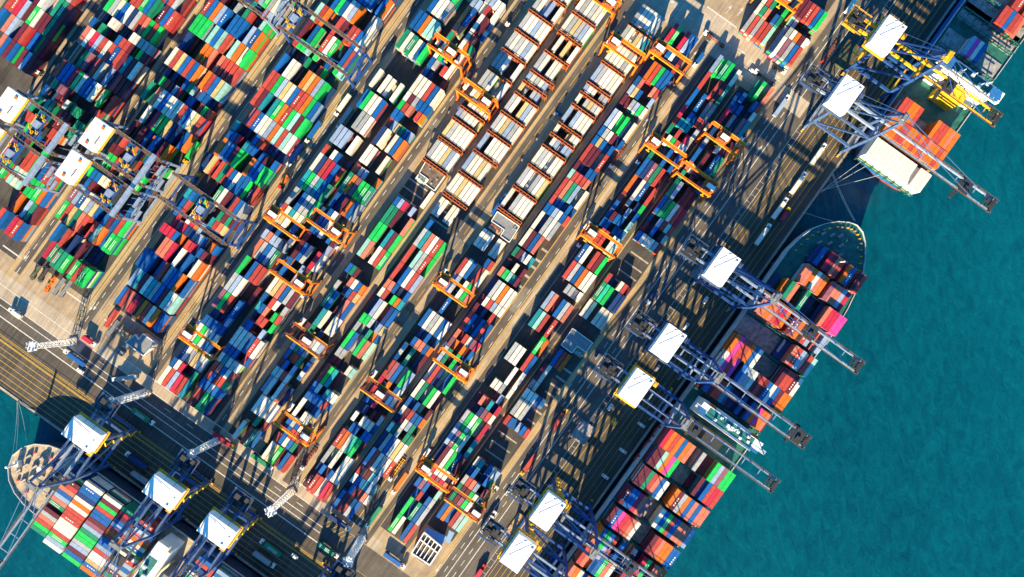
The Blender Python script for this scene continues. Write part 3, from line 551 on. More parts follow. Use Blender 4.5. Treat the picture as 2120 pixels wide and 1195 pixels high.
rope(W(1824, 362, 9), 9, W(1702, 394), 0.8, 'lower mooring line from the top right ship stern')
rope(W(1800, 340, 9), 9, W(1698, 399), 0.8, 'middle mooring line from the top right ship stern')
rope(W(24, 950, 11), 11, W(37, 832), 0.8, 'left mooring line from the bottom left ship bow')
rope(W(32, 942, 11), 11, W(38, 832), 0.8, 'middle mooring line from the bottom left ship bow')
rope(W(56, 932, 11), 11, W(40, 832), 0.8, 'right mooring line from the bottom left ship bow')
# ------------------------------------------------------------------ reefer racks
def make_rack():
    t = thing('reefer_rack', '-', 'reefer rack')
    b = MB(); hw = 8.7
    for x in (-0.75, 0.75):
        for k in range(8): y = -hw + k * 2 * hw / 7; b.bar((x, y, 0), (x, y, 8.6), 0.22)
        for z in (2.9, 5.6, 8.6): b.bar((x, -hw, z), (x, hw, z), 0.34, 0.34)
    for k in range(8):
        y = -hw + k * 2 * hw / 7
        for z in (2.9, 5.6, 8.6): b.bar((-0.75, y, z), (0.75, y, z), 0.25)
    b.build('frame', M['rack'], t)
    b = MB()
    for z in (2.75, 5.45, 8.3): b.box((0, 0, z), (1.3, 2 * hw, 0.08))
    b.build('walkway', M['dark'], t)
    b = MB()
    for k in range(7):
        y = -hw + (k + .5) * 2 * hw / 7
        for z in (3.4, 6.1): b.box((0.4, y, z), (0.3, 0.9, 0.9))
    b.build('socket_box', M['blue'], t)
    return t
rk = make_rack(); first = True
RACKS = [('R3', 1119, [720, 677, 623, 571, 546, 516, 468, 441, 411, 361, 307, 253]), ('R2', 1011, [671, 622, 573, 523, 496, 467, 418, 369, 320, 266, 212]), ('R1', 938, [670, 622, 573, 525, 476, 427, 399, 378, 349, 300, 245])]
lane = {'R3': 'right', 'R2': 'middle', 'R1': 'left'}
for nm, v, us in RACKS:
    for i, u in enumerate(us):
        o = rk if first else copy_tree(rk); first = False
        p = WU(gU(u, 8) - 3.5, v); o.location = (p.x, p.y, 0); o.rotation_euler = (0, 0, A54)
        nth = ['first', 'second', 'third', 'fourth', 'fifth', 'sixth', 'seventh', 'eighth', 'ninth', 'tenth', 'eleventh', 'twelfth'][i]
        tag(o, 'orange reefer rack, %s from the top in the %s lane of white containers' % (nth, lane[nm]), 'reefer rack', 'orange racks between the white refrigerated containers')

# ------------------------------------------------------------------ rubber tyred gantries
def make_rtg(t, troll, m='orange', span=23.6, wb=7.6, z=20.0, girder_m=None):
    m = M[m]; gm = M[girder_m] if girder_m else m
    hx, hy = wb / 2, span / 2
    for sx in (-1, 1):
        b = MB(); b.box((sx * hx, 0, z - 0.7), (1.1, span + 1.5, 1.5)); b.build('girder', gm, t)
        for sy in (-1, 1):
            b = MB(); b.bar((sx * (hx + 0.8), sy * hy, 1.6), (sx * hx, sy * hy, z - 1.4), 1.0, 0.9); b.build('leg', m, t)
    for sy in (-1, 1):
        b = MB(); b.bar((-hx - 2.6, sy * hy, 1.9), (hx + 2.6, sy * hy, 1.9), 1.1, 1.0); b.build('sill_beam', m, t); b = MB(); b.bar((-hx, sy * hy, z - 2), (hx, sy * hy, z - 2), 0.8); b.build('end_tie', m, t)
        b = MB()
        for sx in (-1, 1):
            for dx in (-1.1, 1.1): b.cyl((sx * (hx + 1.1) + dx, sy * hy - 0.5, 0.8), (sx * (hx + 1.1) + dx, sy * hy + 0.5, 0.8), 0.8, 10)
        b.build('wheel', M['rubber'], t)
    b = MB(); b.box((hx + 0.6, hy * 0.98, 4.2), (5.2, 2.2, 2.6)); b.build('power_house', M['white'], t)
    b = MB()
    for sx in (-1, 1):
        b.bar((sx * (hx + 1.1), -hy, z + 0.5), (sx * (hx + 1.1), hy, z + 0.5), 0.14); b.bar((sx * (hx + 0.85), -hy, z - 0.1), (sx * (hx + 0.85), hy, z - 0.1), 0.7, 0.1)
        for k in range(14): y = -hy + k * span / 13; b.bar((sx * (hx + 1.1), y, z - 0.1), (sx * (hx + 1.1), y, z + 0.5), 0.1)
    b.build('walkway', M['yellow'], t)
    y0 = -troll * (hy - 3.4)
    b = MB(); b.box((0, y0, z + 0.35), (wb + 1.0, 6.6, 0.5)); pts = []
    for k in range(14):
        a = 2 * math.pi * k / 14; a2 = 2 * math.pi * (k + 1) / 14
        b.bar((4.3 * math.cos(a), y0 + 4.0 * math.sin(a), z + 1.5), (4.3 * math.cos(a2), y0 + 4.0 * math.sin(a2), z + 1.5), 0.28, 0.35)
        b.bar((4.3 * math.cos(a), y0 + 4.0 * math.sin(a), z + 0.4), (4.3 * math.cos(a), y0 + 4.0 * math.sin(a), z + 1.5), 0.2)
    tr = b.build('trolley', m, t)
    b = MB(); b.box((0.2, y0 - 0.6, z + 2.0), (2.5, 5.2, 2.4)); b.build('machinery_house', M['white'], tr)
    b = MB(); b.cyl((-2.4, y0 - 2, z + 1.6), (-2.4, y0 + 2, z + 1.6), 0.8, 10); b.box((-2.5, y0 + 2.6, z + 1.3), (1.6, 1.4, 1.6)); b.box((2.6, y0 + 1.8, z + 1.2), (1.5, 1.9, 1.4)); b.box((2.7, y0 - 1.8, z + 1.1), (1.2, 1.6, 1.2)); b.build('hoist_drum', M['rust'], tr)
    b = MB(); b.box((hx + 2.2, y0 + 1.4, z - 2.6), (1.9, 1.9, 2.2)); b.build('operator_cab', M['glass'], tr)
    b = MB()
    for sx in (-1, 1):
        for sy in (-1, 1): b.bar((sx * 2.2, y0 + sy * 1.0, z), (sx * 2.2, y0 + sy * 1.0, z - 3.6), 0.08)
    b.build('hoist_rope', M['dark'], tr)
    b = MB(); b.box((0, y0, z - 3.9), (11.6, 0.8, 0.5)); b.box((-5.6, y0, z - 4.0), (0.6, 2.4, 0.6)); b.box((5.6, y0, z - 4.0), (0.6, 2.4, 0.6)); b.build('spreader', M['yellow'], tr)
RTG = [ # U, V (ground), trolley -1 left .. 1 right, colour, label
 (530, 1299, -1, 'orange', 'bright orange yard gantry over the second block from the apron, cab at left end'),
 (520, 1383, 1, 'orange', 'orange yard gantry beside the apron with its trolley at the right end'),
 (616, 1383, -0.2, 'orange', 'upper orange yard gantry of the block beside the apron, trolley near its middle'),
 (686, 1199, -1, 'orange', 'orange yard gantry at the top end of the coloured block beside the dark strip road'),
 (645, 1116, -0.85, 'orange', 'orange yard gantry over the right lane of white reefer containers'),
 (704, 1016, 0.8, 'orange', 'orange yard gantry at the top edge over the middle lane of reefer containers'),
 (400, 931, 0.75, 'orange', 'orange yard gantry over the left lane of reefers, trolley at its right'),
 (440, 833, 0.2, 'orange', 'orange yard gantry above the tall mixed stacks left of the reefer racks'),
 (-27, 766, -1, 'orange', 'orange yard gantry with trolley over the concrete road left of its block'),
 (18, 840, 0.7, 'orange', 'orange yard gantry left of the reefer lanes, right one of a close pair'),
 (-107, 840, 0.7, 'orange', 'orange yard gantry with open dark floor below it, left middle of the yard'),
 (-318, 767, -1, 'orange', 'orange gantry at the lower left, trolley parked over the concrete road'),
 (-347, 1021, 0.85, 'orange', 'orange red gantry near the lower road, trolley at its lower right end'),
 (-191, 938, 0.0, 'rust', 'oxide red gantry with its trolley in the middle, left centre of the yard'),
 (60, 1116, -0.9, 'orange', 'orange gantry in the centre of the yard below the white rows, cab at left'),
 (-62, 1204, 0.8, 'orange', 'orange gantry right of the yard centre, trolley over the kerb strip'),
 (-193, 1120, -0.1, 'rust', 'oxide red gantry near the lower centre with its trolley midway'),
 (310, 1299, -0.9, 'orange', 'bright orange gantry over the second block from the apron near the empty beams'),
 (-260, 1302, -0.9, 'orange', 'orange gantry at the lower end of the second block, touching the next gantry'),
 (-274, 1383, 0.9, 'rust', 'red gantry at the lower end of the apron block, orange trolley at right'),
 (915, 1308, 0.3, 'orange', 'orange gantry at the top edge over the top right block'),
]
for u, v, tr, m, lab in RTG:
    p = WU(u, v); t = thing('yard_gantry', lab, 'yard gantry', (p.x, p.y, 0), A54, 'rubber-tyred gantry cranes in the yard')
    make_rtg(t, tr, m, girder_m=None if m == 'orange' else 'rust')

# ------------------------------------------------------------------ rail mounted gantries on the left
def make_rmg(t, span, sep, z=30.0, house=True, steel='paleblue', girder='brown', troll=0.2, trolcol='blue'):
    hx, hy = sep / 2, span / 2
    for sx in (-1, 1):
        b = MB(); b.box((sx * hx, 0, z - 1.0), (1.5, span + 4, 2.0)); b.build('girder', M[girder], t)
        b = MB(); b.bar((sx * (hx - 1.0), -hy - 1, z + 0.9), (sx * (hx - 1.0), hy + 1, z + 0.9), 0.18); b.bar((sx * (hx + 1.0), -hy - 1, z + 0.9), (sx * (hx + 1.0), hy + 1, z + 0.9), 0.18)
        for k in range(12): y = -hy + span * k / 11; b.bar((sx * (hx - 1), y, z), (sx * (hx - 1), y, z + 0.9), 0.12); b.box((sx * (hx + 0.9), y, z + 0.25), (0.5, 0.5, 0.4))
        b.build('handrail', M['grey'], t)
    for sy in (-1, 1):
        for sx in (-1, 1):
            b = MB(); b.bar((sx * (hx + (2 if sy > 0 else 0.5)), sy * hy, 1.8), (sx * hx, sy * hy, z - 2), 1.6, 1.3); b.build('leg', M[steel], t)
        b = MB(); b.bar((-hx - 3, sy * hy, 1.5), (hx + 3, sy * hy, 1.5), 1.4, 1.4); b.build('sill_beam', M[steel], t); b = MB(); b.bar((-hx, sy * hy, z * 0.55), (hx, sy * hy, z * 0.55), 0.9); b.build('cross_beam', M[steel], t)
        b = MB()
        for k in range(8): x = -hx - 2.5 + k * (sep + 5) / 7; b.box((x, sy * hy, 0.5), (1.6, 0.9, 0.9))
        b.build('bogie', M['yellow'], t)
    # end tie beam, pale top
    b = MB(); b.box((0, -hy + (3.0 if house else 0.5), z + 0.4), (sep + (3 if house else 1), 2.6 if house else 1.0, 2.4 if house else 1.0)); b.build('tie_beam', M[steel], t)
    b = MB(); b.bar((-hx, hy - 10, z + 0.4), (-hx + 3, -hy + 4, z + 0.4), 0.6); b.build('cable_tray', M['blue'], t)
    b = MB()
    for k in range(5 if house else 0):
        x = -hx + k * sep / 4; b.bar((x, -hy + 1, z - 3), (x + 2, -hy - 3.5, z - 9), 0.35); b.bar((x, -hy - 3.5, z - 9), (min(hx, x + 3), -hy - 3.5, z - 9), 0.3)
    if not house: b.bar((-hx, -hy - 1, z - 8), (hx, -hy - 1, z - 2), 0.5); sep_ = 0
    else: sep_ = sep
    b.box((0, -hy - 3, z - 10), (sep * 0.5, 1.0, 0.2)); b.bar((-hx, -hy - 3, z - 9.2), (hx, -hy - 3, z - 9.2), 0.25); b.box((hx * 0.4, -hy - 2, z - 5), (sep * .4, 1.6, 1.2)); b.box((-hx * 0.5, -hy - 3, z - 14), (sep * .4, 1.4, 1.4)); b.build('stair_tower', M[steel], t)
    if house:
        b = MB(); b.box((0, hy - 1.5, z + 2.7), (17.5, 10.0, 5.2), top=1.0); h = b.build('machinery_house', M['white'], t)
        b = MB()
        for x in (-6.0, 6.0): b.box((x, hy - 2.5 + (1.5 if x < 0 else -1.5) , z + 5.6), (1.5, 1.7, 0.7))
        b.build('roof_vent', M['orange'], h)
        b = MB()
        for k in range(6): b.box((0.2 + 0.9 * k - 4.0, hy - 5.0, z + 5.33), (0.55, 1.1, 0.05))
        b.build('roof_number', M['dark'], h)
        b = MB(); b.box((0, hy - 1.5 - 5.6, z + 0.3), (18, 1.2, 0.2)); b.bar((-9, hy - 7.7, z + 1.3), (9, hy - 7.7, z + 1.3), 0.15); b.build('walkway', M['yellow'], h)
    # trolley with its rotating head
    y0 = -troll * (hy - 6)
    b = MB(); b.box((0, y0, z + 0.5), (sep - 1.2, 1.2, 0.8)); b.box((0, y0 + 5, z + 0.5), (sep - 1.2, 1.2, 0.8)); b.box((0, y0 + 2.5, z + 0.4), (7, 6, 0.4)); tr = b.build('trolley', M[trolcol], t)
    b = MB(); b.box((0, y0 + 2.5, z + 1.7), (4.2, 3.6, 2.2)); b.build('winch_house', M['paleblue'], tr)
    b = MB()
    for x, y in ((-4, 0), (4.2, 0.5), (-3.6, 5), (3.8, 5.2), (-5.4, 2.6), (5.6, 2.4)): b.box((x, y0 + y, z + 1.3), (1.8, 1.0, 1.4)); b.bar((x - 1, y0 + y - 1, z + 2.2), (x + 1, y0 + y + 1, z + 2.2), 0.35)
    b.build('hoist_gear', M['yellow'], tr)
    b = MB(); b.box((0, y0 + 2.5, z - 9), (12.2, 2.4, 0.7)); 
    for sx in (-2, 2):
        for sy in (1.4, 3.6): b.bar((sx, y0 + sy, z - 9), (sx, y0 + sy, z), 0.1)
    b.build('spreader', M['dark'], tr)
RMG = [ # U, V0, V1, sep px, house, label
 (-96, 380, 506, 59, True, 'paleblue', 'brown', 0.55, 'white roofed rail gantry, the middle one of three in a diagonal row'),
 (-173, 380, 506, 59, True, 'paleblue', 'brown', 0.8, 'white roofed rail gantry, lowest of three in a diagonal row, yellow track machinery right'),
 (-146, 210, 333, 59, True, 'paleblue', 'brown', 0.35, 'white roofed rail gantry cut by the left edge of the picture'),
 (-222, 210, 333, 59, True, 'paleblue', 'brown', 0.1, 'rail gantry at the left edge whose roof is out of the picture'),
 (306, 378, 512, 54, False, 'paleblue', 'brown', 0.5, 'rail gantry at the top edge, ending in a slanting pale beam'),
 (-97, 549, 702, 54, False, 'blue', 'brown', 0.25, 'blue rail gantry with brown girders and a yellow trolley near its middle'),
 (310, 549, 702, 58, False, 'blue', 'brown', -0.95, 'blue rail gantry with brown girders near the top edge, trolley at its left end'),
]
for u, v0, v1, sep, hs, stl, gd, tr, lab in RMG:
    p = WU(u, (v0 + v1) / 2); t = thing('rail_gantry', lab, 'rail gantry', (p.x, p.y, 0), A54, 'rail-mounted gantry cranes on the left')
    make_rmg(t, (v1 - v0) / S, sep / S, house=hs, steel=stl, girder=gd, troll=tr)

# ------------------------------------------------------------------ quay cranes
def make_qc(t, steel='paleblue', stay='blue', trim='yellow', outreach=70.0, wb=17.0, boomcol=None, troll=0.55, cabletop=True):
    hx = wb / 2; GZ = 42.0; gx = 3.2; ys = -27.0        # y = 0 landside rail, y = -27 seaside rail, boom towards -y
    st, sy_ = M[steel], M[stay]; bc = M[boomcol or steel]
    for sx in (-1, 1):
        b = MB(); b.bar((sx * hx, 0, 2.2), (sx * (hx - 1.0), 0, GZ - 2), 1.7, 1.5); b.build('leg', sy_, t)
        b = MB(); b.bar((sx * hx, ys, 2.2), (sx * (hx - 1.0), ys, GZ), 1.7, 1.5); b.build('leg', sy_, t)
        b = MB(); b.bar((sx * hx, 0, 15), (sx * hx, ys, 15), 1.4, 1.8); b.bar((sx * hx, 0, 15.5), (sx * (hx - 0.9), ys, GZ - 3), 0.9); b.bar((sx * (hx - 0.9), 0, GZ - 3), (sx * (hx - 0.9), ys, GZ - 3), 1.1, 1.4); b.build('portal_brace', sy_, t)
        b = MB(); b.bar((sx * (hx - 1.0), ys, GZ), (sx * 2.6, ys - 1.5, 66), 1.3); b.bar((sx * 2.6, ys - 1.5, 66), (sx * 3.0, -6.2, GZ + 1), 0.8); b.build('apex_leg', sy_, t)
    for y in (0, ys):
        b = MB(); b.bar((-hx - 2.5, y, 2.0), (hx + 2.5, y, 2.0), 1.3, 1.5); b.build('sill_beam', st, t); b = MB(); b.bar((-hx, y, 15), (hx, y, 15), 1.4, 1.6); b.build('portal_beam', st, t); b = MB(); b.bar((-hx + 1, y, GZ - 2.5), (hx - 1, y, GZ - 2.5), 1.6, 2.0); b.build('top_beam', st, t)
        b = MB()
        for k in range(10): x = -hx - 3 + k * (wb + 6) / 9; b.box((x, y, 0.7), (1.4, 1.0, 1.2))
        b.build('bogie', M['yellow'], t)
    # bridge girder (land part), boom (sea part)
    b = MB()
    for sx in (-1, 1): b.box((sx * gx, (24 + ys) / 2, GZ), (1.1, 24 - ys, 1.9))
    for y in (23, 12, -10): b.bar((-gx, y, GZ), (gx, y, GZ), 0.7)
    b.build('main_girder', bc, t)
    tip = ys - outreach; b = MB()
    for sx in (-1, 1): b.box((sx * gx, (ys - 1 + tip) / 2, GZ), (0.75, outreach - 1, 1.6))
    for k in range(7): y = ys - 4 - k * (outreach - 6) / 6; b.bar((-gx, y, GZ - 0.3), (gx, y, GZ - 0.3), 0.45)
    boom = b.build('boom', bc, t)
    b = MB(); b.box((0, tip + 1.2, GZ + 0.6), (2 * gx + 2.2, 1.6, 1.4)); b.box((1.2, tip + 4.5, GZ + 0.9), (2.2, 3.0, 1.4)); b.box((-1.6, tip + 4.0, GZ + 0.7), (1.6, 2.2, 1.2)); b.bar((-gx, tip + 7, GZ + 1), (gx, tip + 7, GZ + 1), 0.6); b.cyl((-2, tip + 3, GZ + 1.6), (2, tip + 3, GZ + 1.6), 0.7, 8); b.build('boom_end', M['dark'], boom)
    b = MB()
    for sx in (-1, 1):
        b.bar((sx * (gx + 1.1), ys, GZ + 1.6), (sx * (gx + 1.1), tip, GZ + 1.6), 0.14); b.bar((sx * (gx + 0.95), ys, GZ + 0.7), (sx * (gx + 0.95), tip, GZ + 0.7), 0.5, 0.1)
        for k in range(18): y = ys + (tip - ys) * k / 17; b.bar((sx * (gx + 1.1), y, GZ + 0.7), (sx * (gx + 1.1), y, GZ + 1.6), 0.12)
    b.build('boom_walkway', M[trim] if trim == 'yellow' and boomcol is None else M['brown'], boom)
    # stays
    for sx in (-1, 1):
        for y1 in (ys - outreach * 0.45, ys - outreach * 0.84):
            b = MB(); b.bar((sx * 2.6, ys - 1.5, 66), (sx * gx, y1, GZ + 1), 0.3); b.build('boom_stay', sy_, t)
        b = MB(); b.bar((sx * 2.6, ys - 1.5, 66), (sx * gx, 20, GZ + 1), 0.2); b.build('back_stay', sy_, t)
    b = MB(); b.box((0, ys - 1.5, 66.4), (7.0, 3.0, 0.5)); b.box((0.5, ys - 1, 67.2), (3.6, 1.6, 1.2)); b.bar((-3.2, ys - 2.8, 67.4), (3.2, ys - 2.8, 67.4), 0.2); b.bar((-3.4, ys - 1.5, 58), (3.4, ys - 1.5, 58), 0.8); b.build('apex_platform', M[trim if boomcol == 'yellow' else 'grey'], t)
    # machinery house over the landside legs
    b = MB(); b.box((0, 1.0, GZ + 4.6), (18.6, 12.0, 6.6)); 
    h = b.build('machinery_house', M['white'], t)
    b = MB(); b.prism([(-9.3, -5.0), (9.3, -5.0), (9.3, 7.0), (-9.3, 7.0)], GZ + 7.91, GZ + 8.1); b.box((6.5, -3.6, GZ + 8.4), (1.2, 1.4, 0.6)); b.box((7.6, 2, GZ + 8.3), (0.8, 1.0, 0.4)); b.build('house_roof', M['white'], h)
    b = MB(); b.bar((-10.2, 7.9, GZ + 1.6), (10.2, 7.9, GZ + 1.6), 0.25); b.bar((-10.2, -5.9, GZ + 1.6), (10.2, -5.9, GZ + 1.6), 0.25); b.bar((10.2, -5.9, GZ + 1.6), (10.2, 7.9, GZ + 1.6), 0.25); b.bar((-10.2, -5.9, GZ + 1.6), (-10.2, 7.9, GZ + 1.6), 0.25)
    b.box((0, 7.6, GZ + 0.8), (20.6, 1.2, 0.15)); b.box((0, -5.7, GZ + 0.8), (20.6, 1.2, 0.15)); b.box((9.9, 1, GZ + 0.8), (1.2, 13, 0.15)); b.box((-9.9, 1, GZ + 0.8), (1.2, 13, 0.15)); b.box((7.5, -7.5, GZ + 0.7), (3.0, 3.0, 0.2)); b.bar((9, -9, GZ + 1.7), (9, -6, GZ + 1.7), 0.25); b.bar((6, -9, GZ + 1.7), (9, -9, GZ + 1.7), 0.25)
    b.build('house_walkway', M[trim], h)
    # backreach platform: an open lattice with gear on it
    b = MB(); y0, y1 = 12.5, 24.5
    for k in range(5): x = -5.5 + k * 2.75; b.bar((x, y0, GZ + 0.8), (x, y1, GZ + 0.8), 0.3)
    for k in range(5): y = y0 + k * 3; b.bar((-5.5, y, GZ + 1.0), (5.5, y, GZ + 1.0), 0.3)
    b.box((-2.5, 21, GZ + 1.8), (3.2, 3.0, 1.8)); b.box((3.0, 22, GZ + 1.6), (2.2, 2.6, 1.4)); b.box((1.5, 16.5, GZ + 1.6), (2.6, 2.2, 1.4)); b.box((-4, 16, GZ + 1.4), (1.4, 2.4, 1.2)); b.cyl((-1.5, 18.6, GZ + 1.7), (1.8, 18.6, GZ + 1.7), 0.8, 8)
    b.box((0, 18.5, GZ - 2.4), (10, 10, 0.15))
    bp = b.build('backreach_platform', M['dark'], t)
    b = MB()
    for q in ((-6, y0, -6, y1), (6, y0, 6, y1), (-6, y1, 6, y1)): b.bar((q[0], q[1], GZ + 1.9), (q[2], q[3], GZ + 1.9), 0.2); b.bar((q[0], q[1], GZ + 1.0), (q[2], q[3], GZ + 1.0), 0.16)
    b.box((-6.3, 20, GZ + 0.6), (1.0, 9, 0.2)); b.build('handrail', M[trim if boomcol == 'yellow' else 'steelblue'], bp)
    # hoist cables over the roof
    # stairs on one leg and crane trolley with cab
    b = MB()
    for k in range(8): z0 = 3 + k * 4.6; s = 1 if k % 2 else -1; b.bar((hx + 1.6, -1.5 - s * 1.8, z0), (hx + 1.6, -1.5 + s * 1.8, z0 + 4.6), 0.9, 0.15)
    b.build('stair', M[trim], t)
    yt = ys - outreach * troll
    b = MB(); b.box((0, yt, GZ + 1.3), (2 * gx + 1.6, 5.6, 0.7)); b.box((-1, yt, GZ + 2.1), (2.5, 2.2, 1.0)); tr = b.build('trolley', M['dark'], t)
    b = MB(); b.box((gx + 1.6, yt + 2, GZ - 3.2), (2.4, 2.6, 2.6)); b.build('operator_cab', M['glass'], tr)
    b = MB()
    for sx in (-2, 2):
        for dy in (-1, 1): b.bar((sx, yt + dy, GZ + 1), (sx, yt + dy, GZ - 9), 0.08)
    b.box((0, yt, GZ - 9.4), (12, 2.0, 0.6)); b.build('spreader', M['dark'], tr)
QB = -A54 * 0 + R(-35.5)
QC = [ # roof centre in the photo, rotation, steel, stay, boom colour, outreach, label
 ((1838, 70), A54, 'yellow', 'blue', 'yellow', 52, 0.35, 'yellow and blue quay crane over the top right ship, uppermost white roof'),
 ((1748, 193), A54, 'paleblue', 'steelblue', 'paleblue', 78, 0.75, 'pale blue quay crane over the stern of the top right ship'),
 ((1495, 552), A54, 'paleblue', 'blue', 'paleblue', 70, 0.5, 'quay crane nearest the bow of the middle ship, blue stays'),
 ((1383, 710), A54, 'paleblue', 'blue', 'paleblue', 70, 0.9, 'second quay crane from the bow over the middle ship'),
 ((1318, 803), A54, 'paleblue', 'blue', 'paleblue', 70, 0.2, 'quay crane beside the bridge of the middle ship, with yellow railings'),
 ((1133, 1060), A54, 'blue', 'blue', 'paleblue', 66, 0.45, 'upper of two adjacent blue quay cranes at the bottom edge of the right quay'),
 ((1070, 1145), A54, 'blue', 'blue', 'paleblue', 66, 0.3, 'lower of two adjacent blue quay cranes at the bottom edge of the right quay'),
 ((172, 895), QB, 'steelblue', 'steelblue', 'paleblue', 66, 0.1, 'quay crane over the bow of the bottom left ship'),
 ((337, 1017), QB, 'blue', 'steelblue', 'steelblue', 66, 0.3, 'middle quay crane on the lower left quay, over stacked containers'),
 ((450, 1098), QB, 'blue', 'steelblue', 'steelblue', 66, 0.2, 'quay crane on the lower left quay, right of the middle one'),
 ((655, 1262), QB, 'blue', 'steelblue', 'steelblue', 66, 0.3, 'quay crane cut by the bottom edge, only its blue lattice end in view'),
]
for (x, y), rz, stl, sty, bm, orch, tr, lab in QC:
    u, v = px2uv(x, y); u, v = gU(u, 50), gV(v, 50)
    if rz == A54: v = 1505 + 1.0 * S
    else: u = -556 - 1.0 * S
    p = WU(u, v); t = thing('quay_crane', lab, 'quay crane', (p.x, p.y, 0), rz, 'ship-to-shore cranes along the quays')
    make_qc(t, stl, sty, 'yellow' if bm == 'yellow' or lab.endswith('railings') or 'adjacent' in lab or rz != A54 else 'steelblue', orch, boomcol=bm, troll=tr)
# ------------------------------------------------------------------ light masts
def make_mast():
    t = thing('light_mast', '-', 'light mast'); b = MB(); h = 42.0; n = 11
    def w(z): return 1.9 - 0.5 * z / h
    for sx in (-1, 1):
        for sy in (-1, 1): b.bar((sx * w(0), sy * w(0), 0), (sx * w(h), sy * w(h), h), 0.28)
    for k in range(n):
        z0, z1 = h * k / n, h * (k + 1) / n; a0, a1 = w(z0), w(z1)
        for p in (((-1, -1), (1, -1)), ((1, -1), (1, 1)), ((1, 1), (-1, 1)), ((-1, 1), (-1, -1))):
            (ax, ay), (bx, by) = p
            b.bar((ax * a0, ay * a0, z0), (bx * a1, by * a1, z1), 0.17); b.bar((bx * a0, by * a0, z0), (ax * a1, ay * a1, z1), 0.17); b.bar((ax * a1, ay * a1, z1), (bx * a1, by * a1, z1), 0.16)
    b.build('lattice', M['white'], t)
    b = MB(); b.box((0, 0, h + 0.2), (5.4, 5.4, 0.35)); hd = b.build('head_platform', M['white'], t)
    b = MB()
    for k in range(8): a = k * math.pi / 4; b.box((2.6 * math.cos(a), 2.6 * math.sin(a), h + 0.8), (0.9, 0.9, 0.8), a)
    b.build('floodlight', M['silver'], hd)
    b = MB(); b.box((0, 0, 0.4), (5, 5, 0.8)); b.build('footing', M['concrete'], t)
    return t
ms = make_mast()
for i, (x, y, rz, lab) in enumerate([(153, 707, 0.2, 'white lattice light mast leaning left over the lower left road, beside a blue truck'), (303, 813, 0.7, 'white lattice light mast ending behind the quay crane over the bottom left bow'),
    (452, 911, 0.3, 'white lattice light mast beside the red container truck on the lower road'), (604, 1018, 0.5, 'white lattice light mast standing alone in the middle of the lower road'), (750, 1113, 0.1, 'white lattice light mast at the bottom edge near the green container trailers')]):
    o = ms if i == 0 else copy_tree(ms); p = W(x, y); o.location = (p.x, p.y, 0); o.rotation_euler = (0, 0, rz); tag(o, lab, 'light mast', 'lattice light masts along the lower road')

# ------------------------------------------------------------------ buildings
def building(name, pts, h, roofm, label, cat, notch=None, wallm='wall', extra=None):
    """pts: photo pixels of the roof outline (at height h)"""
    q = [W(x, y, h) for x, y in pts]; c = sum(q, Vector()) / len(q); t = thing(name, label, cat, (c.x, c.y, 0))
    l = [(p.x - c.x, p.y - c.y) for p in q]
    b = MB(); b.prism(l, 0, h - 0.35); b.build('wall', M[wallm], t)
    b = MB(); k = [(x * 0.985, y * 0.985) for x, y in l]; b.prism(k, h - 0.349, h - 0.2); rf = b.build('roof', M[roofm], t)
    b = MB()
    for i in range(len(l)): a, e = l[i], l[(i + 1) % len(l)]; b.bar((*a, h - 0.05), (*e, h - 0.05), 0.4, 0.75)
    b.build('parapet', M['white'], t)
    return t, c, l
t, c, l = building('substation', [(881, 335), (921, 364), (899, 395), (880.5, 381), (887, 372), (868, 358)], 5.0, 'roofbrown', 'small flat roofed building with a stained brown roof and white parapet', 'building')
b = MB(); p = W(872, 372, 1); b.box((p.x - c.x, p.y - c.y, 0.6), (7.0, 4.2, 1.0), R(-35.5)); b.build('yard_wall', M['wall'], t)
b = MB()
for x, y in ((868, 368), (873, 372), (877, 376)): p = W(x, y, 1); b.box((p.x - c.x, p.y - c.y, 1.9), (1.2, 1.2, 1.6), R(20))
b.build('transformer', M['deckteal'], t)
b = MB()
for x, y in ((890, 350), (905, 372), (893, 380)): p = W(x, y, 5); b.box((p.x - c.x, p.y - c.y, 5.1), (1.0, 0.8, 0.6), A54)
b.build('roof_vent', M['silver'], t)
t, c, l = building('substation', [(1029.5, 438), (1075.5, 469), (1054.5, 502), (1036, 488.5), (1044, 476), (1017.5, 458)], 5.0, 'roofgrey', 'flat grey roofed building with an open equipment yard at its corner, among reefer rows', 'building')
b = MB(); p = W(1026, 474, 1); b.box((p.x - c.x, p.y - c.y, 0.5), (8.5, 4.0, 0.9), R(-35.5)); b.build('yard_wall', M['concrete'], t)
b = MB()
for x, y in ((1019, 466), (1024, 470), (1029, 475), (1033, 480)): p = W(x, y, 1); b.box((p.x - c.x, p.y - c.y, 1.8), (1.4, 1.1, 1.7), R(10))
b.build('transformer', M['rust'], t)
b = MB()
for x, y in ((1066, 470), (1068, 476), (1063, 474)): p = W(x, y, 5); b.box((p.x - c.x, p.y - c.y, 5.2), (1.0, 0.8, 0.7), A54)
b.build('roof_vent', M['silver'], t)
t, c, l = building('substation', [(1185.5, 680), (1227, 710), (1213.7, 729.5), (1195, 716.5), (1183.5, 731), (1162, 714.5)], 5.0, 'roofgrey', 'flat roofed building near the apron, roof half in diagonal shadow', 'building')
b = MB(); p = W(1199, 729, 1); b.box((p.x - c.x, p.y - c.y, 0.5), (6.0, 5.0, 0.9), R(-35.5)); b.build('yard_wall', M['concrete'], t)
b = MB()
for x, y in ((1194, 728), (1200, 731), (1204, 736)): p = W(x, y, 1); b.box((p.x - c.x, p.y - c.y, 1.7), (1.3, 1.3, 1.6), R(30))
b.build('transformer', M['silver'], t)
t, c, l = building('substation', [(260, 709), (280, 693), (287, 704), (296, 691), (322, 710), (297, 737)], 6.0, 'roofgrey', 'flat roofed building beside the lower left road with a bright white wall', 'building')
b = MB()
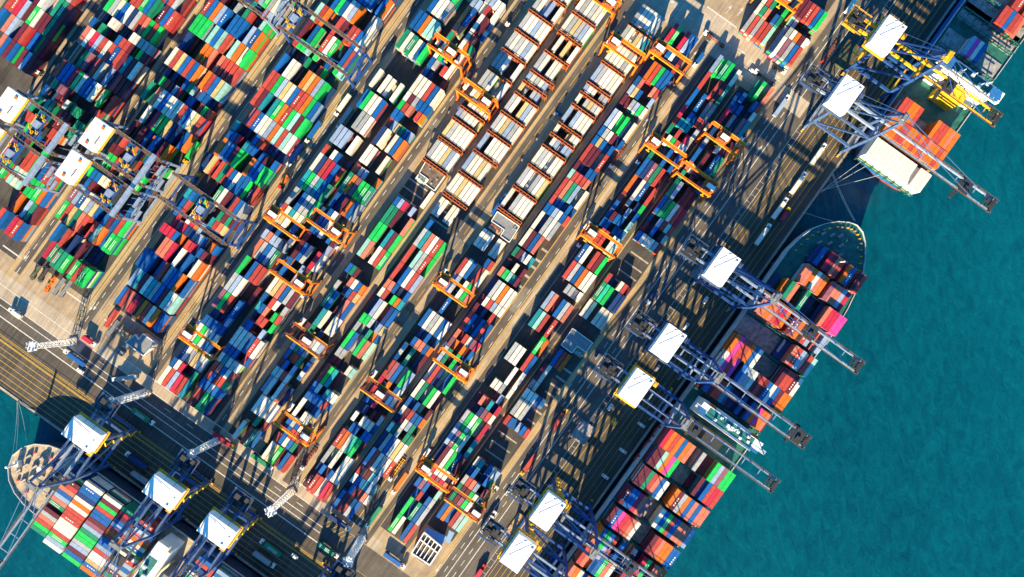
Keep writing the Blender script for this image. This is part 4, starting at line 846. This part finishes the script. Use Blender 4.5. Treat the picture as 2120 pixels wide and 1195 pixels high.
for x, y in ((289, 694), (262, 716), (246, 725), (253, 731)): p = W(x, y, 1); b.box((p.x - c.x, p.y - c.y, 1.5), (3.2, 2.6, 3.0), R(-35.5))
b.build('annexe', M['grey'], t)
b = MB(); p = W(258, 692, 3); b.box((p.x - c.x, p.y - c.y, 1.6), (6.2, 3.2, 3.2), R(-35.5)); b.build('porch', M['hatchtan'], t)
# workshop with open roof frame at the bottom
q = [(878.5, 1102), (914.5, 1132), (890, 1169.5), (852.5, 1145)]
p = [W(x, y, 8) for x, y in q]; c = sum(p, Vector()) / 4; t = thing('workshop', 'large white building with an open roof frame and a blue canopy, bottom centre', 'building', (c.x, c.y, 0))
l = [(v.x - c.x, v.y - c.y) for v in p]
b = MB(); b.prism(l, 0, 7.0); b.build('wall', M['wall'], t)
b = MB(); b.prism([(x * .95, y * .95) for x, y in l], 7.001, 7.2); b.build('roof', M['roofbrown'], t)
b = MB(); A, B_, C_, D_ = [Vector((x, y, 8.0)) for x, y in l]
for i in range(4): b.bar([A, B_, C_, D_][i], [A, B_, C_, D_][(i + 1) % 4], 0.7, 1.6)
for k in range(1, 5): b.bar(A.lerp(B_, k / 5), D_.lerp(C_, k / 5), 0.5, 0.9)
for f in (0.34,): b.bar(A.lerp(D_, f), B_.lerp(C_, f), 0.6, 1.0)
b.build('roof_frame', M['white'], t)
b = MB()
for k in range(3):
    m0 = A.lerp(B_, 0.12 + 0.3 * k); 
    for j in range(2): q0 = m0 + (D_ - A) * (0.06 + 0.09 * j); q1 = q0 + (B_ - A) * 0.17; b.bar((q0.x, q0.y, 8.1), (q1.x, q1.y, 8.1), 1.0, 0.1)
b.build('skylight', M['dark'], t)
b = MB(); q = [W(x, y, 6) for x, y in ((884, 1092), (926, 1112), (913, 1130), (880, 1102))]; b.prism([(v.x - c.x, v.y - c.y) for v in q], 5.6, 6.0); q = [W(x, y, 5) for x, y in ((930, 1098), (941, 1104), (930, 1125), (922, 1122))]; b.prism([(v.x - c.x, v.y - c.y) for v in q], 4.6, 5.0); b.build('canopy', mat('canopy_blue', (0.22, 0.36, 0.56), 0.45, 0.1, 0.5), t)
b = MB(); e = C_.lerp(D_, 0.5); b.box((e.x, e.y, 7.6), (6, 2.2, 1.0), R(-35.5)); b.build('sign_board', M['dark'], t)

# ------------------------------------------------------------------ hatch covers set down on the quay
def hatchset(x, y, m, label, L=13, Wd=10.5, n=1, rz=A54, pips=True):
    p = W(x, y, 1.5); t = thing('hatch_cover', label, 'hatch cover', (p.x, p.y, 0), rz, 'ship hatch covers set down on the quay')
    b = MB()
    for k in range(n): b.box((0, 0, 0.5 + k * 1.1), (L, Wd, 0.9)); 
    for sy in (-1, 0, 1): b.bar((-L / 2, sy * Wd / 3, 1.1 * n - 0.1), (L / 2, sy * Wd / 3, 1.1 * n - 0.1), 0.25, 0.25)
    b.build('panel', M[m], t)
    b = MB()
    for sx in (-1, -.3, .3, 1):
        for sy in (-1, -.4, .4, 1): b.box((sx * L * .44, sy * Wd * .44, 1.1 * n + 0.05), (0.55, 0.45, 0.3))
    b.build('container_socket', M['red'], t)
hatchset(1207, 896, 'hatch', 'square grey hatch cover with red marks lying on the apron')
hatchset(1073, 1090, 'hatchtan', 'tan hatch cover on the quay between the two bottom blue cranes', 14, 9)
hatchset(1446, 562, 'hatch', 'small grey hatch cover beside the crane nearest the middle ship bow', 10, 6)
hatchset(1754, 116, 'hatchgreen', 'dark olive hatch cover stack under the top right cranes', 17, 11, 3)
hatchset(512, 1062, 'hatchtan', 'weathered pinkish hatch cover beside the right lower left crane', 8, 7)

# ------------------------------------------------------------------ vehicles
def cab_mb(t, x0, m, h=3.2):
    b = MB(); b.box((x0 + 1.15, 0, 0.75 + (h - 0.75) / 2), (2.3, 2.4, h - 0.75), top=0.94); cb = b.build('cab', M[m], t)
    b = MB(); b.box((x0 + 2.28, 0, h - 0.95), (0.14, 2.1, 0.8)); b.build('windscreen', M['glass'], cb)
    b = MB(); b.box((x0 + 0.4, 0, h + 0.05), (0.9, 1.0, 0.14)); b.build('roof_hatch', M['dark'], cb)
def chassis(t, L, x0, m):
    b = MB(); b.box((x0 + L / 2, 0.55, 1.15), (L, 0.3, 0.35)); b.box((x0 + L / 2, -0.55, 1.15), (L, 0.3, 0.35))
    for k in range(7): b.box((x0 + 0.3 + k * (L - 0.6) / 6, 0, 1.15), (0.28, 2.4, 0.3))
    b.build('trailer_frame', M[m], t)
    b = MB()
    for x in (x0 + 1.2, x0 + 2.5):
        for y in (-0.95, 0.95): b.cyl((x, y - 0.25, 0.5), (x, y + 0.25, 0.5), 0.5, 10)
    b.build('wheel', M['rubber'], t)
def truck(x, y, ang, cab='white', L=L40, load=None, frame='dark', label='', solo=False):
    """x, y: photo pixel of the trailer centre; ang: heading in the world (rad)"""
    p = W(x, y, 2); dirn = Vector((math.cos(ang), math.sin(ang), 0))
    t = thing('truck', label, 'truck', (p.x, p.y, 0), ang, 'yard trucks and tractors')
    if not solo: chassis(t, L + 0.4, -L / 2 - 0.2, frame)
    x0 = L / 2 + 1.0 if not solo else -1.2
    cab_mb(t, x0, cab)
    b = MB(); b.box((x0 - 0.6, 0, 0.9), (4.4, 0.9, 0.4)); b.build('tractor_frame', M['dark'], t)
    b = MB()
    for xx in (x0 + 1.4, x0 - 1.3):
        for yy in (-0.95, 0.95): b.cyl((xx, yy - 0.25, 0.5), (xx, yy + 0.25, 0.5), 0.5, 10)
    b.build('wheel', M['rubber'], t)
    if load:
        ls = load.split('+'); n = len(ls); ll = L / n
        for i, c in enumerate(ls):
            q = p + dirn * (-L / 2 + ll * (i + .5)); ln = L40 if ll > 9 else L20
            CONT.append(dict(p=(q.x, q.y, 1.36), r=ang, L=ln, c=c, top=True, ph='!' + label, bay=0, row=0, nb=(None, None), h=1.36 + CH))
a_pu, a_mu = A54, A54 + math.pi; a_pv, a_mv = A54 - math.pi / 2, A54 + math.pi / 2
TR = [
 (712.5, 214, a_mu, 'white', 40, 'W', 'yard truck carrying a white container down the road left of the reefer lanes'),
 (717, 241, a_mu, 'white', 40, 'S', 'yard truck with a grey container just behind a white container truck'),
 (652, 270, a_mu, 'white', 40, 'B', 'upper of two blue container trucks on the road beside the red and green stacks'),
 (614, 318, a_mu, 'white', 40, 'B', 'lower of two blue container trucks on the road beside the stacks'),
 (590, 372, a_mu, 'red', 20, 'O', 'short red truck with an orange load on the road left of the yard centre'),
 (37, 652, a_mv, 'white', 20, 'W', 'white truck with a short cream container on the lower left road'),
 (182, 703, a_pv, 'white', 20, 'P', 'truck with a short crimson container near the leftmost light mast'),
 (160, 744, a_mv, 'white', 40, 'B+B', 'truck with two blue boxes just below the leftmost light mast'),
 (265, 782, R(187), 'white', 40, 'S', 'pale articulated truck turning on the lower left road'),
 (293, 860, a_pv, 'white', 40, 'E', 'green container truck right of the second light mast'),
 (287, 956, a_mv, 'white', 40, 'N', 'navy container truck in the shade under the lower left crane'),
 (291, 989, a_pv, 'white', 40, 'S', 'grey white container truck in the shade on the lower left quay'),
 (460, 909, a_pv, 'yellow', 40, 'P', 'red container truck with a yellow cab on the lower road'),
 (539, 952, a_pv, 'white', 40, 'E', 'green container truck driving along the lower road below the yard blocks'),
 (777, 1066, a_mu, 'white', 40, 'E', 'green container truck leaving the yard towards the lower road'),
 (831, 996, a_mu, 'white', 40, 'O', 'orange container truck in the lane near the lower end of the yard'),
 (824, 969, a_mu, 'white', 40, None, 'empty yellow trailer with a white cab in the lower yard lane'),
 (642, 946, a_mu, 'white', 40, None, 'empty brown trailer with a white cab near the lower edge of the yard'),
 (700, 1079, a_pv, 'white', 40, 'N', 'navy container truck on the lower road verge'),
 (675, 1135, a_pv, 'white', 40, 'E', 'green container truck on the lower road, right one'),
 (565, 1137, a_mv, 'white', 40, 'E', 'green container truck on the lower quay lanes, left one'),
 (543, 1155, a_pv, 'white', 40, 'S', 'grey container truck on the bottom quay lanes'),
 (813, 1157, a_pv, 'white', 40, 'B', 'blue container truck by the yellow hatched box near the workshop'),
 (1008, 1084, a_pu, 'white', 40, 'W', 'white container truck on the apron beside the two bottom cranes'),
 (992, 1186, a_pu, 'red', 20, 'P', 'short crimson box truck at the bottom edge of the apron'),
 (1155, 872, a_pu, 'yellow', 40, 'R', 'red container truck with a yellow cab driving up the apron'),
 (1097, 957, a_mu, 'yellow', 40, 'R', 'red container truck with a yellow cab driving down the apron'),
 (1353, 611, a_mu, 'white', 20, 'N', 'dark truck with a navy box on the shaded apron lanes'),
 (1690, 324, a_pu, 'white', 40, 'W', 'uppermost of the white container trucks queued on the right quay'),
 (1649, 383, a_pu, 'white', 40, 'W', 'white container truck on the right quay, second in the queue'),
 (1611, 436, a_pu, 'white', 40, 'W', 'white container truck on the right quay beside a short red one'),
 (1576, 490, a_pu, 'white', 40, 'W', 'lowest of the white container trucks queued on the right quay'),
 (1622, 448, a_pu, 'yellow', 20, 'P', 'short red container truck with a yellow cab on the right quay'),
 (1614, 224, a_pu, 'white', 40, 'L', 'pale blue container truck turning out of the top road onto the apron'),
 (1722, 104, a_mu, 'red', 40, None, 'empty brown trailer pulled by a red cab on the upper apron'),
 (1762, 11, a_pu, 'white', 40, 'W', 'white container truck at the top edge of the apron'),
 (1484, 84, a_mv, 'white', 40, None, 'empty brown trailer with a white cab on the top cross road'),
 (1588, 164, a_mv, 'white', 40, None, 'empty dark trailer with a white cab on the top cross road near the apron'),
 (1609, 139, a_pv, 'white', 20, None, 'short dark trailer and white cab meeting the apron at the top road'),
 (1449, 121, a_mu, 'white', 20, 'B', 'blue box truck on the dark strip road near its top'),
 (1281, 322, a_mu, 'white', 40, None, 'brown flatbed trailer with a white cab beside the dark strip road'),
 (1067, 28, a_mu, 'white', 40, None, 'dark empty trailer with a white cab on the tan lane left of the reefers'),
 (1320, 337, a_mu, 'white', 0, None, 'white tractor without a trailer under the orange gantry leg'),
 (951, 225, a_mu, 'white', 0, None, 'white tractor at the upper end of the left reefer lane'),
 (400, 312, a_mu, 'yellow', 40, 'G', 'green container truck with a yellow cab left of the dark road'),
 (428, 338, a_mu, 'yellow', 40, 'N', 'navy container truck on the road beside the blue gantry'),
 (1031, 428, a_pu, 'white', 40, 'B+B', 'two short blue boxes on a truck beside the grey roofed substation'),
 (1388, 93, a_pu, 'white', 0, None, 'white tractor under the orange gantry at the dark strip road'),
 (1386, 171, a_mu, 'white', 0, None, 'white tractor parked at the lower leg of the strip road gantry'),
 (1536, 287, a_mu, 'white', 0, None, 'white tractor beside the apron block near a teal container'),
 (1028, 1010, a_pu, 'white', 0, None, 'small white tractor by the brown container at the lower apron'),
 (1198, 509, a_mu, 'white', 0, None, 'white tractor at the left of the gantry near the empty beams'),
 (75, 148, a_mv, 'white', 0, None, 'white tractor in the shaded lane near the top left corner'),
 (1671, 89, a_mu, 'white', 0, None, 'cream tractor at the lower end of the top right block'),
 (696, 512, a_mu, 'white', 0, None, 'white tractor beside the right one of the close pair of gantries'),
 (628, 614, a_mu, 'white', 0, None, 'white tractor under the gantry left of the yard centre'),
 (1316, 335, a_mu, 'white', 0, None, 'x'),
]
for x, y, ang, cab, L, load, lab in TR:
    if lab == 'x': continue
    fr = 'rust' if 'brown' in lab else ('yellow' if 'yellow trailer' in lab else 'dark')
    truck(x, y, ang, cab, L40 if L == 40 else L20, load, fr, lab, solo=(L == 0))
def make_car(name, label, m, x, y, ang, van=False):
    p = W(x, y, 1); t = thing(name, label, 'van' if van else 'car', (p.x, p.y, 0), ang, 'cars and vans on the quay')
    h = 1.0 if not van else 1.5
    b = MB(); b.box((0, 0, 0.3 + h / 2 - 0.05), (4.6, 1.85, h - 0.1), top=0.96); bd = b.build('body', M[m], t)
    b = MB(); b.box((-0.35, 0, 0.2 + h + 0.28), (2.5, 1.7, 0.62), top=0.84); b.build('roof', M[m], t)
    b = MB(); b.box((0.98, 0, 0.2 + h + 0.2), (0.3, 1.45, 0.5)); b.box((-1.7, 0, 0.2 + h + 0.2), (0.25, 1.4, 0.45)); b.build('windscreen', M['glass'], t)
    b = MB()
    for xx in (-1.4, 1.4):
        for yy in (-0.85, 0.85): b.cyl((xx, yy - 0.12, 0.34), (xx, yy + 0.12, 0.34), 0.34, 10)
    b.build('wheel', M['rubber'], t)
CARS = [('car', 'white car on the apron above the grey hatch cover', 'white', 1263, 843, a_pu, 0), ('van', 'white van on the dark quay beside the middle ship, upper one', 'white', 1328, 880, a_pv, 1),
 ('van', 'white van on the dark quay beside the middle ship, middle one', 'white', 1290, 934, a_pv, 1), ('van', 'white van on the dark quay beside the middle ship, lower one', 'white', 1253, 987, a_pv, 1),
 ('van', 'yellow van on the quay beside the middle ship bridge', 'yellow', 1269, 872, a_pu, 1), ('car', 'white car on the apron near the lowest yard gantry', 'white', 1051, 1019, a_pu, 0),
 ('car', 'white car under the second crane from the bow', 'white', 1461, 621, a_pu, 0), ('car', 'white car left of the bridge crane on the shaded quay', 'white', 1421, 676, a_pu, 0), ('car', 'silver car between two crane roofs on the apron', 'silver', 1361, 763, a_pu, 0),
 ('pickup_truck', 'white pickup on the lower left road below the blue truck', 'white', 166, 768, a_mv, 0), ('van', 'white van on the bottom quay lanes', 'white', 610, 1152, a_mv, 1), ('car', 'white car on the quay under the yellow crane', 'white', 1840, 133, a_pu, 0),
 ('car', 'dark blue car on the apron right of the roof in half shadow', 'blue', 1237, 733, a_pu, 0), ('car', 'dark car on the pale lane beside the reefer racks', 'blue', 1156, 234, a_pv, 0), ('car', 'white car on the top cross road', 'white', 1558, 147, a_pv, 0)]
for n, lab, m, x, y, a, v in CARS: make_car(n, lab, m, x, y, a, v)
# tanks and spare trailers at the lower end of the left blocks
def spare(x, y, kind, label):
    p = W(x, y, 1.5); t = thing('parked_trailer', label, 'trailer', (p.x, p.y, 0), a_pu, 'parked trailers at the lower end of the left block'); chassis(t, 12.4, -6.2, 'dark' if kind != 'o' else 'red')
    if kind in 'tk':
        b = MB(); b.cyl((-4.5, 0, 2.5), (4.5, 0, 2.5), 1.2, 12); b.cyl((-0.4, 0, 3.6), (0.4, 0, 3.6), 0.5, 8); b.build('tank', M['hatchgreen' if kind == 't' else 'dark'], t)
        b = MB()
        for xx in (-4.6, 4.6): b.bar((xx, -1.2, 1.3), (xx, 1.2, 3.7), 0.2); b.bar((xx, 1.2, 1.3), (xx, -1.2, 3.7), 0.2)
        b.build('tank_frame', M['grey'], t)
    elif kind == 'o':
        b = MB(); b.box((0, 0, 1.55), (11, 2.3, 0.3)); 
        for k in range(6): b.box((-4.6 + k * 1.8, 0.3 * (-1) ** k, 2.0), (1.3, 1.5, 0.7), 0.3 * k)
        b.build('load', M['orange'], t)
    else:
        b = MB(); b.box((0, 0, 1.45), (11.6, 2.4, 0.2)); b.build('flatbed', M['grey'], t)
for a in ((76, 562, 't', 'olive tank trailer beside a black tank at the lower left block'), (92, 567, 'k', 'black tank trailer at the lower left block'), (105, 587, 'o', 'red trailer with an orange and white load at the lower left block'),
          (122, 593, 'f', 'empty grey flatbed between a red trailer and another flatbed'), (136, 598, 'f', 'empty grey flatbed, rightmost trailer below the tall green stacks'), (234, 680, 'f', 'long trailer standing next to a red brown box by the lower left road')): spare(*a)
P = W(230, 659, 2); CONT.append(dict(p=(P.x, P.y, 0.01), r=A54, L=L40, c='R', top=True, ph='!standing alone beside the lower left road near the building', bay=0, row=0, nb=(None, None), h=CH))
# ------------------------------------------------------------------ container meshes
def cont_geom(L, c, mark, detail):
    """verts, faces, colours, uvs of one container, origin at its base centre"""
    v, f, col, uv = [], [], [], []
    hx, hy, hz = L / 2, CW / 2, CH - 0.03
    def quad(pts, cc, uvs):
        k = len(v); v.extend(pts); f.append(tuple(range(k, k + len(pts)))); col.append(cc); uv.extend(uvs)
    def bx(x0, x1, y0, y1, z0, z1, cc):
        quad([(x0, y0, z1), (x1, y0, z1), (x1, y1, z1), (x0, y1, z1)], cc, [(0, 0)] * 4)
        quad([(x0, y0, z0), (x1, y0, z0), (x1, y0, z1), (x0, y0, z1)], cc, [(0, 0)] * 4); quad([(x1, y1, z0), (x0, y1, z0), (x0, y1, z1), (x1, y1, z1)], cc, [(0, 0)] * 4)
        quad([(x1, y0, z0), (x1, y1, z0), (x1, y1, z1), (x1, y0, z1)], cc, [(0, 0)] * 4); quad([(x0, y1, z0), (x0, y0, z0), (x0, y0, z1), (x0, y1, z1)], cc, [(0, 0)] * 4)
    quad([(-hx, -hy, hz), (hx, -hy, hz), (hx, hy, hz), (-hx, hy, hz)], c, [(0, 0), (L, 0), (L, CW), (0, CW)])
    quad([(-hx, -hy, 0), (hx, -hy, 0), (hx, -hy, hz), (-hx, -hy, hz)], c, [(0, 0), (L, 0), (L, CH), (0, CH)])
    quad([(hx, hy, 0), (-hx, hy, 0), (-hx, hy, hz), (hx, hy, hz)], c, [(0, 0), (L, 0), (L, CH), (0, CH)])
    quad([(hx, -hy, 0), (hx, hy, 0), (hx, hy, hz), (hx, -hy, hz)], c, [(0, 0), (CW, 0), (CW, CH), (0, CH)])
    quad([(-hx, hy, 0), (-hx, -hy, 0), (-hx, -hy, hz), (-hx, hy, hz)], c, [(0, 0), (CW, 0), (CW, CH), (0, CH)])
    if detail:
        quad([(-hx, -hy, 0), (-hx, hy, 0), (hx, hy, 0), (hx, -hy, 0)], c, [(0, 0)] * 4)
        dk = tuple(x * 0.6 for x in c)
        for sx in (-1, 1):
            bx(sx * hx - 0.1, sx * hx + 0.02, -hy + 0.01, hy - 0.01, hz - 0.12, hz + 0.012, dk)
            for sy in (-1, 1): bx(sx * hx - 0.12, sx * hx + 0.03, sy * hy - 0.12, sy * hy + 0.03, hz - 0.14, hz + 0.025, (0.1, 0.1, 0.1))
        for y in (-0.75, -0.3, 0.3, 0.75): bx(-hx - 0.06, -hx - 0.01, y - 0.04, y + 0.04, 0.15, hz - 0.15, (0.4, 0.4, 0.4))
    if mark:
        mc = (0.75, 0.75, 0.72); z = hz + 0.006
        if mark == 1:
            for y in (-0.5, 0.5): quad([(-L * .3, y - .13, z), (L * .26, y - .13, z), (L * .26, y + .13, z), (-L * .3, y + .13, z)], mc, [(0, 0)] * 4)
        else:
            for k in range(4): x = -L * .28 + k * 1.5; quad([(x, -.35, z), (x + .8, -.35, z), (x + .8, .35, z), (x, .35, z)], mc, [(0, 0)] * 4)
    return v, f, col, uv
def make_mesh(name, v, f, col, uv):
    me = bpy.data.meshes.new(name); me.from_pydata(v, [], f); me.update(); me.materials.append(M['cont'])
    at = me.color_attributes.new('Col', 'FLOAT_COLOR', 'CORNER'); data = []
    for cc, fa in zip(col, f): data.extend([*cc, 1.0] * len(fa))
    at.data.foreach_set('color', data)
    ul = me.uv_layers.new(name='UVMap'); flat = [q for p in uv for q in p]; ul.data.foreach_set('uv', flat)
    return me
def shade(c, k, s): return tuple(max(0.002, min(0.95, x * k)) for x in c)
# which 300 show largest: projected roof area, must be on top and inside the picture
def inframe(c):
    k = S * H / (H - c['h']); x = 1060 + c['p'][0] * k; y = 597.5 - c['p'][1] * k
    return -5 < x < 2125 and -5 < y < 1200
occ = [WU(0, 0)]
for c in CONT: c['a'] = c['L'] / (1 - c['h'] / H) ** 2 if c['top'] and inframe(c) else 0
trucks = [c for c in CONT if c['ph'].startswith('!') and c['a']]
cand = sorted([c for c in CONT if c['a'] and not c['ph'].startswith('!')], key=lambda c: -c['a'])
chosen = trucks + cand[:300 - len(trucks)]
used = {}; cache = {}; ids = set(id(c) for c in chosen)
for c in CONT:
    if 'mk' not in c: c['mk'] = (1 if c['c'] in 'GE' and random.random() < 0.4 else 2 if c['c'] in 'DMRB' and random.random() < 0.16 else 0) if c['L'] > 9 and c['top'] else 0
nthd = {}
for c in chosen:
    n = CNAME[c['c']]; lt, rt = c['nb']; ph = c['ph']
    size = 'long' if c['L'] > 9 else 'short'
    if ph.startswith('!'):
        base = '%s %s container, %s' % (n, size, ph[1:])
        words = ('%s %s container on the ' % (n, size) + ph[1:]).split()
        base = ' '.join(words[:16]) if 'alone' not in ph else '%s container %s' % (n, ph[1:])
    else:
        def nm(q): return CNAME[q] if q else None
        if lt and rt: nb = 'between %s and %s ones' % (CNAME[lt].split()[-1], CNAME[rt].split()[-1])
        elif lt or rt: nb = 'at a gap beside %s' % CNAME[lt or rt].split()[-1]
        else: nb = 'with gaps on both sides'
        if 'ship' in ph: base = '%s container %s, %s' % (n, nb, ph)
        else: base = '%s container %s, %s bay down, %s' % (n, nb, ['zeroth', 'first', 'second', 'third', 'fourth', 'fifth', 'sixth', 'seventh', 'eighth', 'ninth', 'tenth'][c['bay']] if c['bay'] < 11 else 'far', ph)
    c['lab'] = base; nthd.setdefault(base, []).append(c)
for base, lst in nthd.items():
    if len(lst) > 1:
        lst.sort(key=lambda c: c['row']); nmz = {2: ['first', 'last'], 3: ['first', 'middle', 'last'], 4: ['first', 'second', 'third', 'last']}.get(len(lst)) or [str(['first','second','third','fourth','fifth','sixth','seventh','eighth','ninth','tenth','eleventh','twelfth','thirteenth','fourteenth','fifteenth','sixteenth','seventeenth','last'][i]) for i in range(len(lst))]
        for q, c in zip(nmz, lst): c['lab'] = q + ' ' + base
for c in chosen:
    key = (c['c'], c['L'], c['mk'])
    if key not in cache: cache[key] = make_mesh('container', *cont_geom(c['L'], PAL[c['c']], c['mk'], True))
    o = bpy.data.objects.new('shipping_container', cache[key]); COL.objects.link(o); o.location = c['p']; o.rotation_euler = (0, 0, c['r'])
    w_ = c['lab'].split(); tag(o, ' '.join(w_[:16]), 'container', 'shipping containers')
V, F, CC, UV = [], [], [], []
for c in CONT:
    if id(c) in ids: continue
    k = random.uniform(0.78, 1.12); col = shade(PAL[c['c']], k, 1)
    v, f, cl, uv = cont_geom(c['L'], col, c['mk'], False); n = len(V); ca, sa = math.cos(c['r']), math.sin(c['r']); px_, py_, pz_ = c['p']
    jz = random.uniform(0, 0.02) if c['top'] else 0
    V.extend([(px_ + x * ca - y * sa, py_ + x * sa + y * ca, pz_ + z + jz) for x, y, z in v]); F.extend([tuple(i + n for i in q) for q in f]); CC.extend(cl); UV.extend(uv)
o = bpy.data.objects.new('container_stacks', make_mesh('container_stacks', V, F, CC, UV)); COL.objects.link(o)
tag(o, 'the many remaining shipping containers of every colour stacked through the yard and ships', 'containers', kind='stuff')
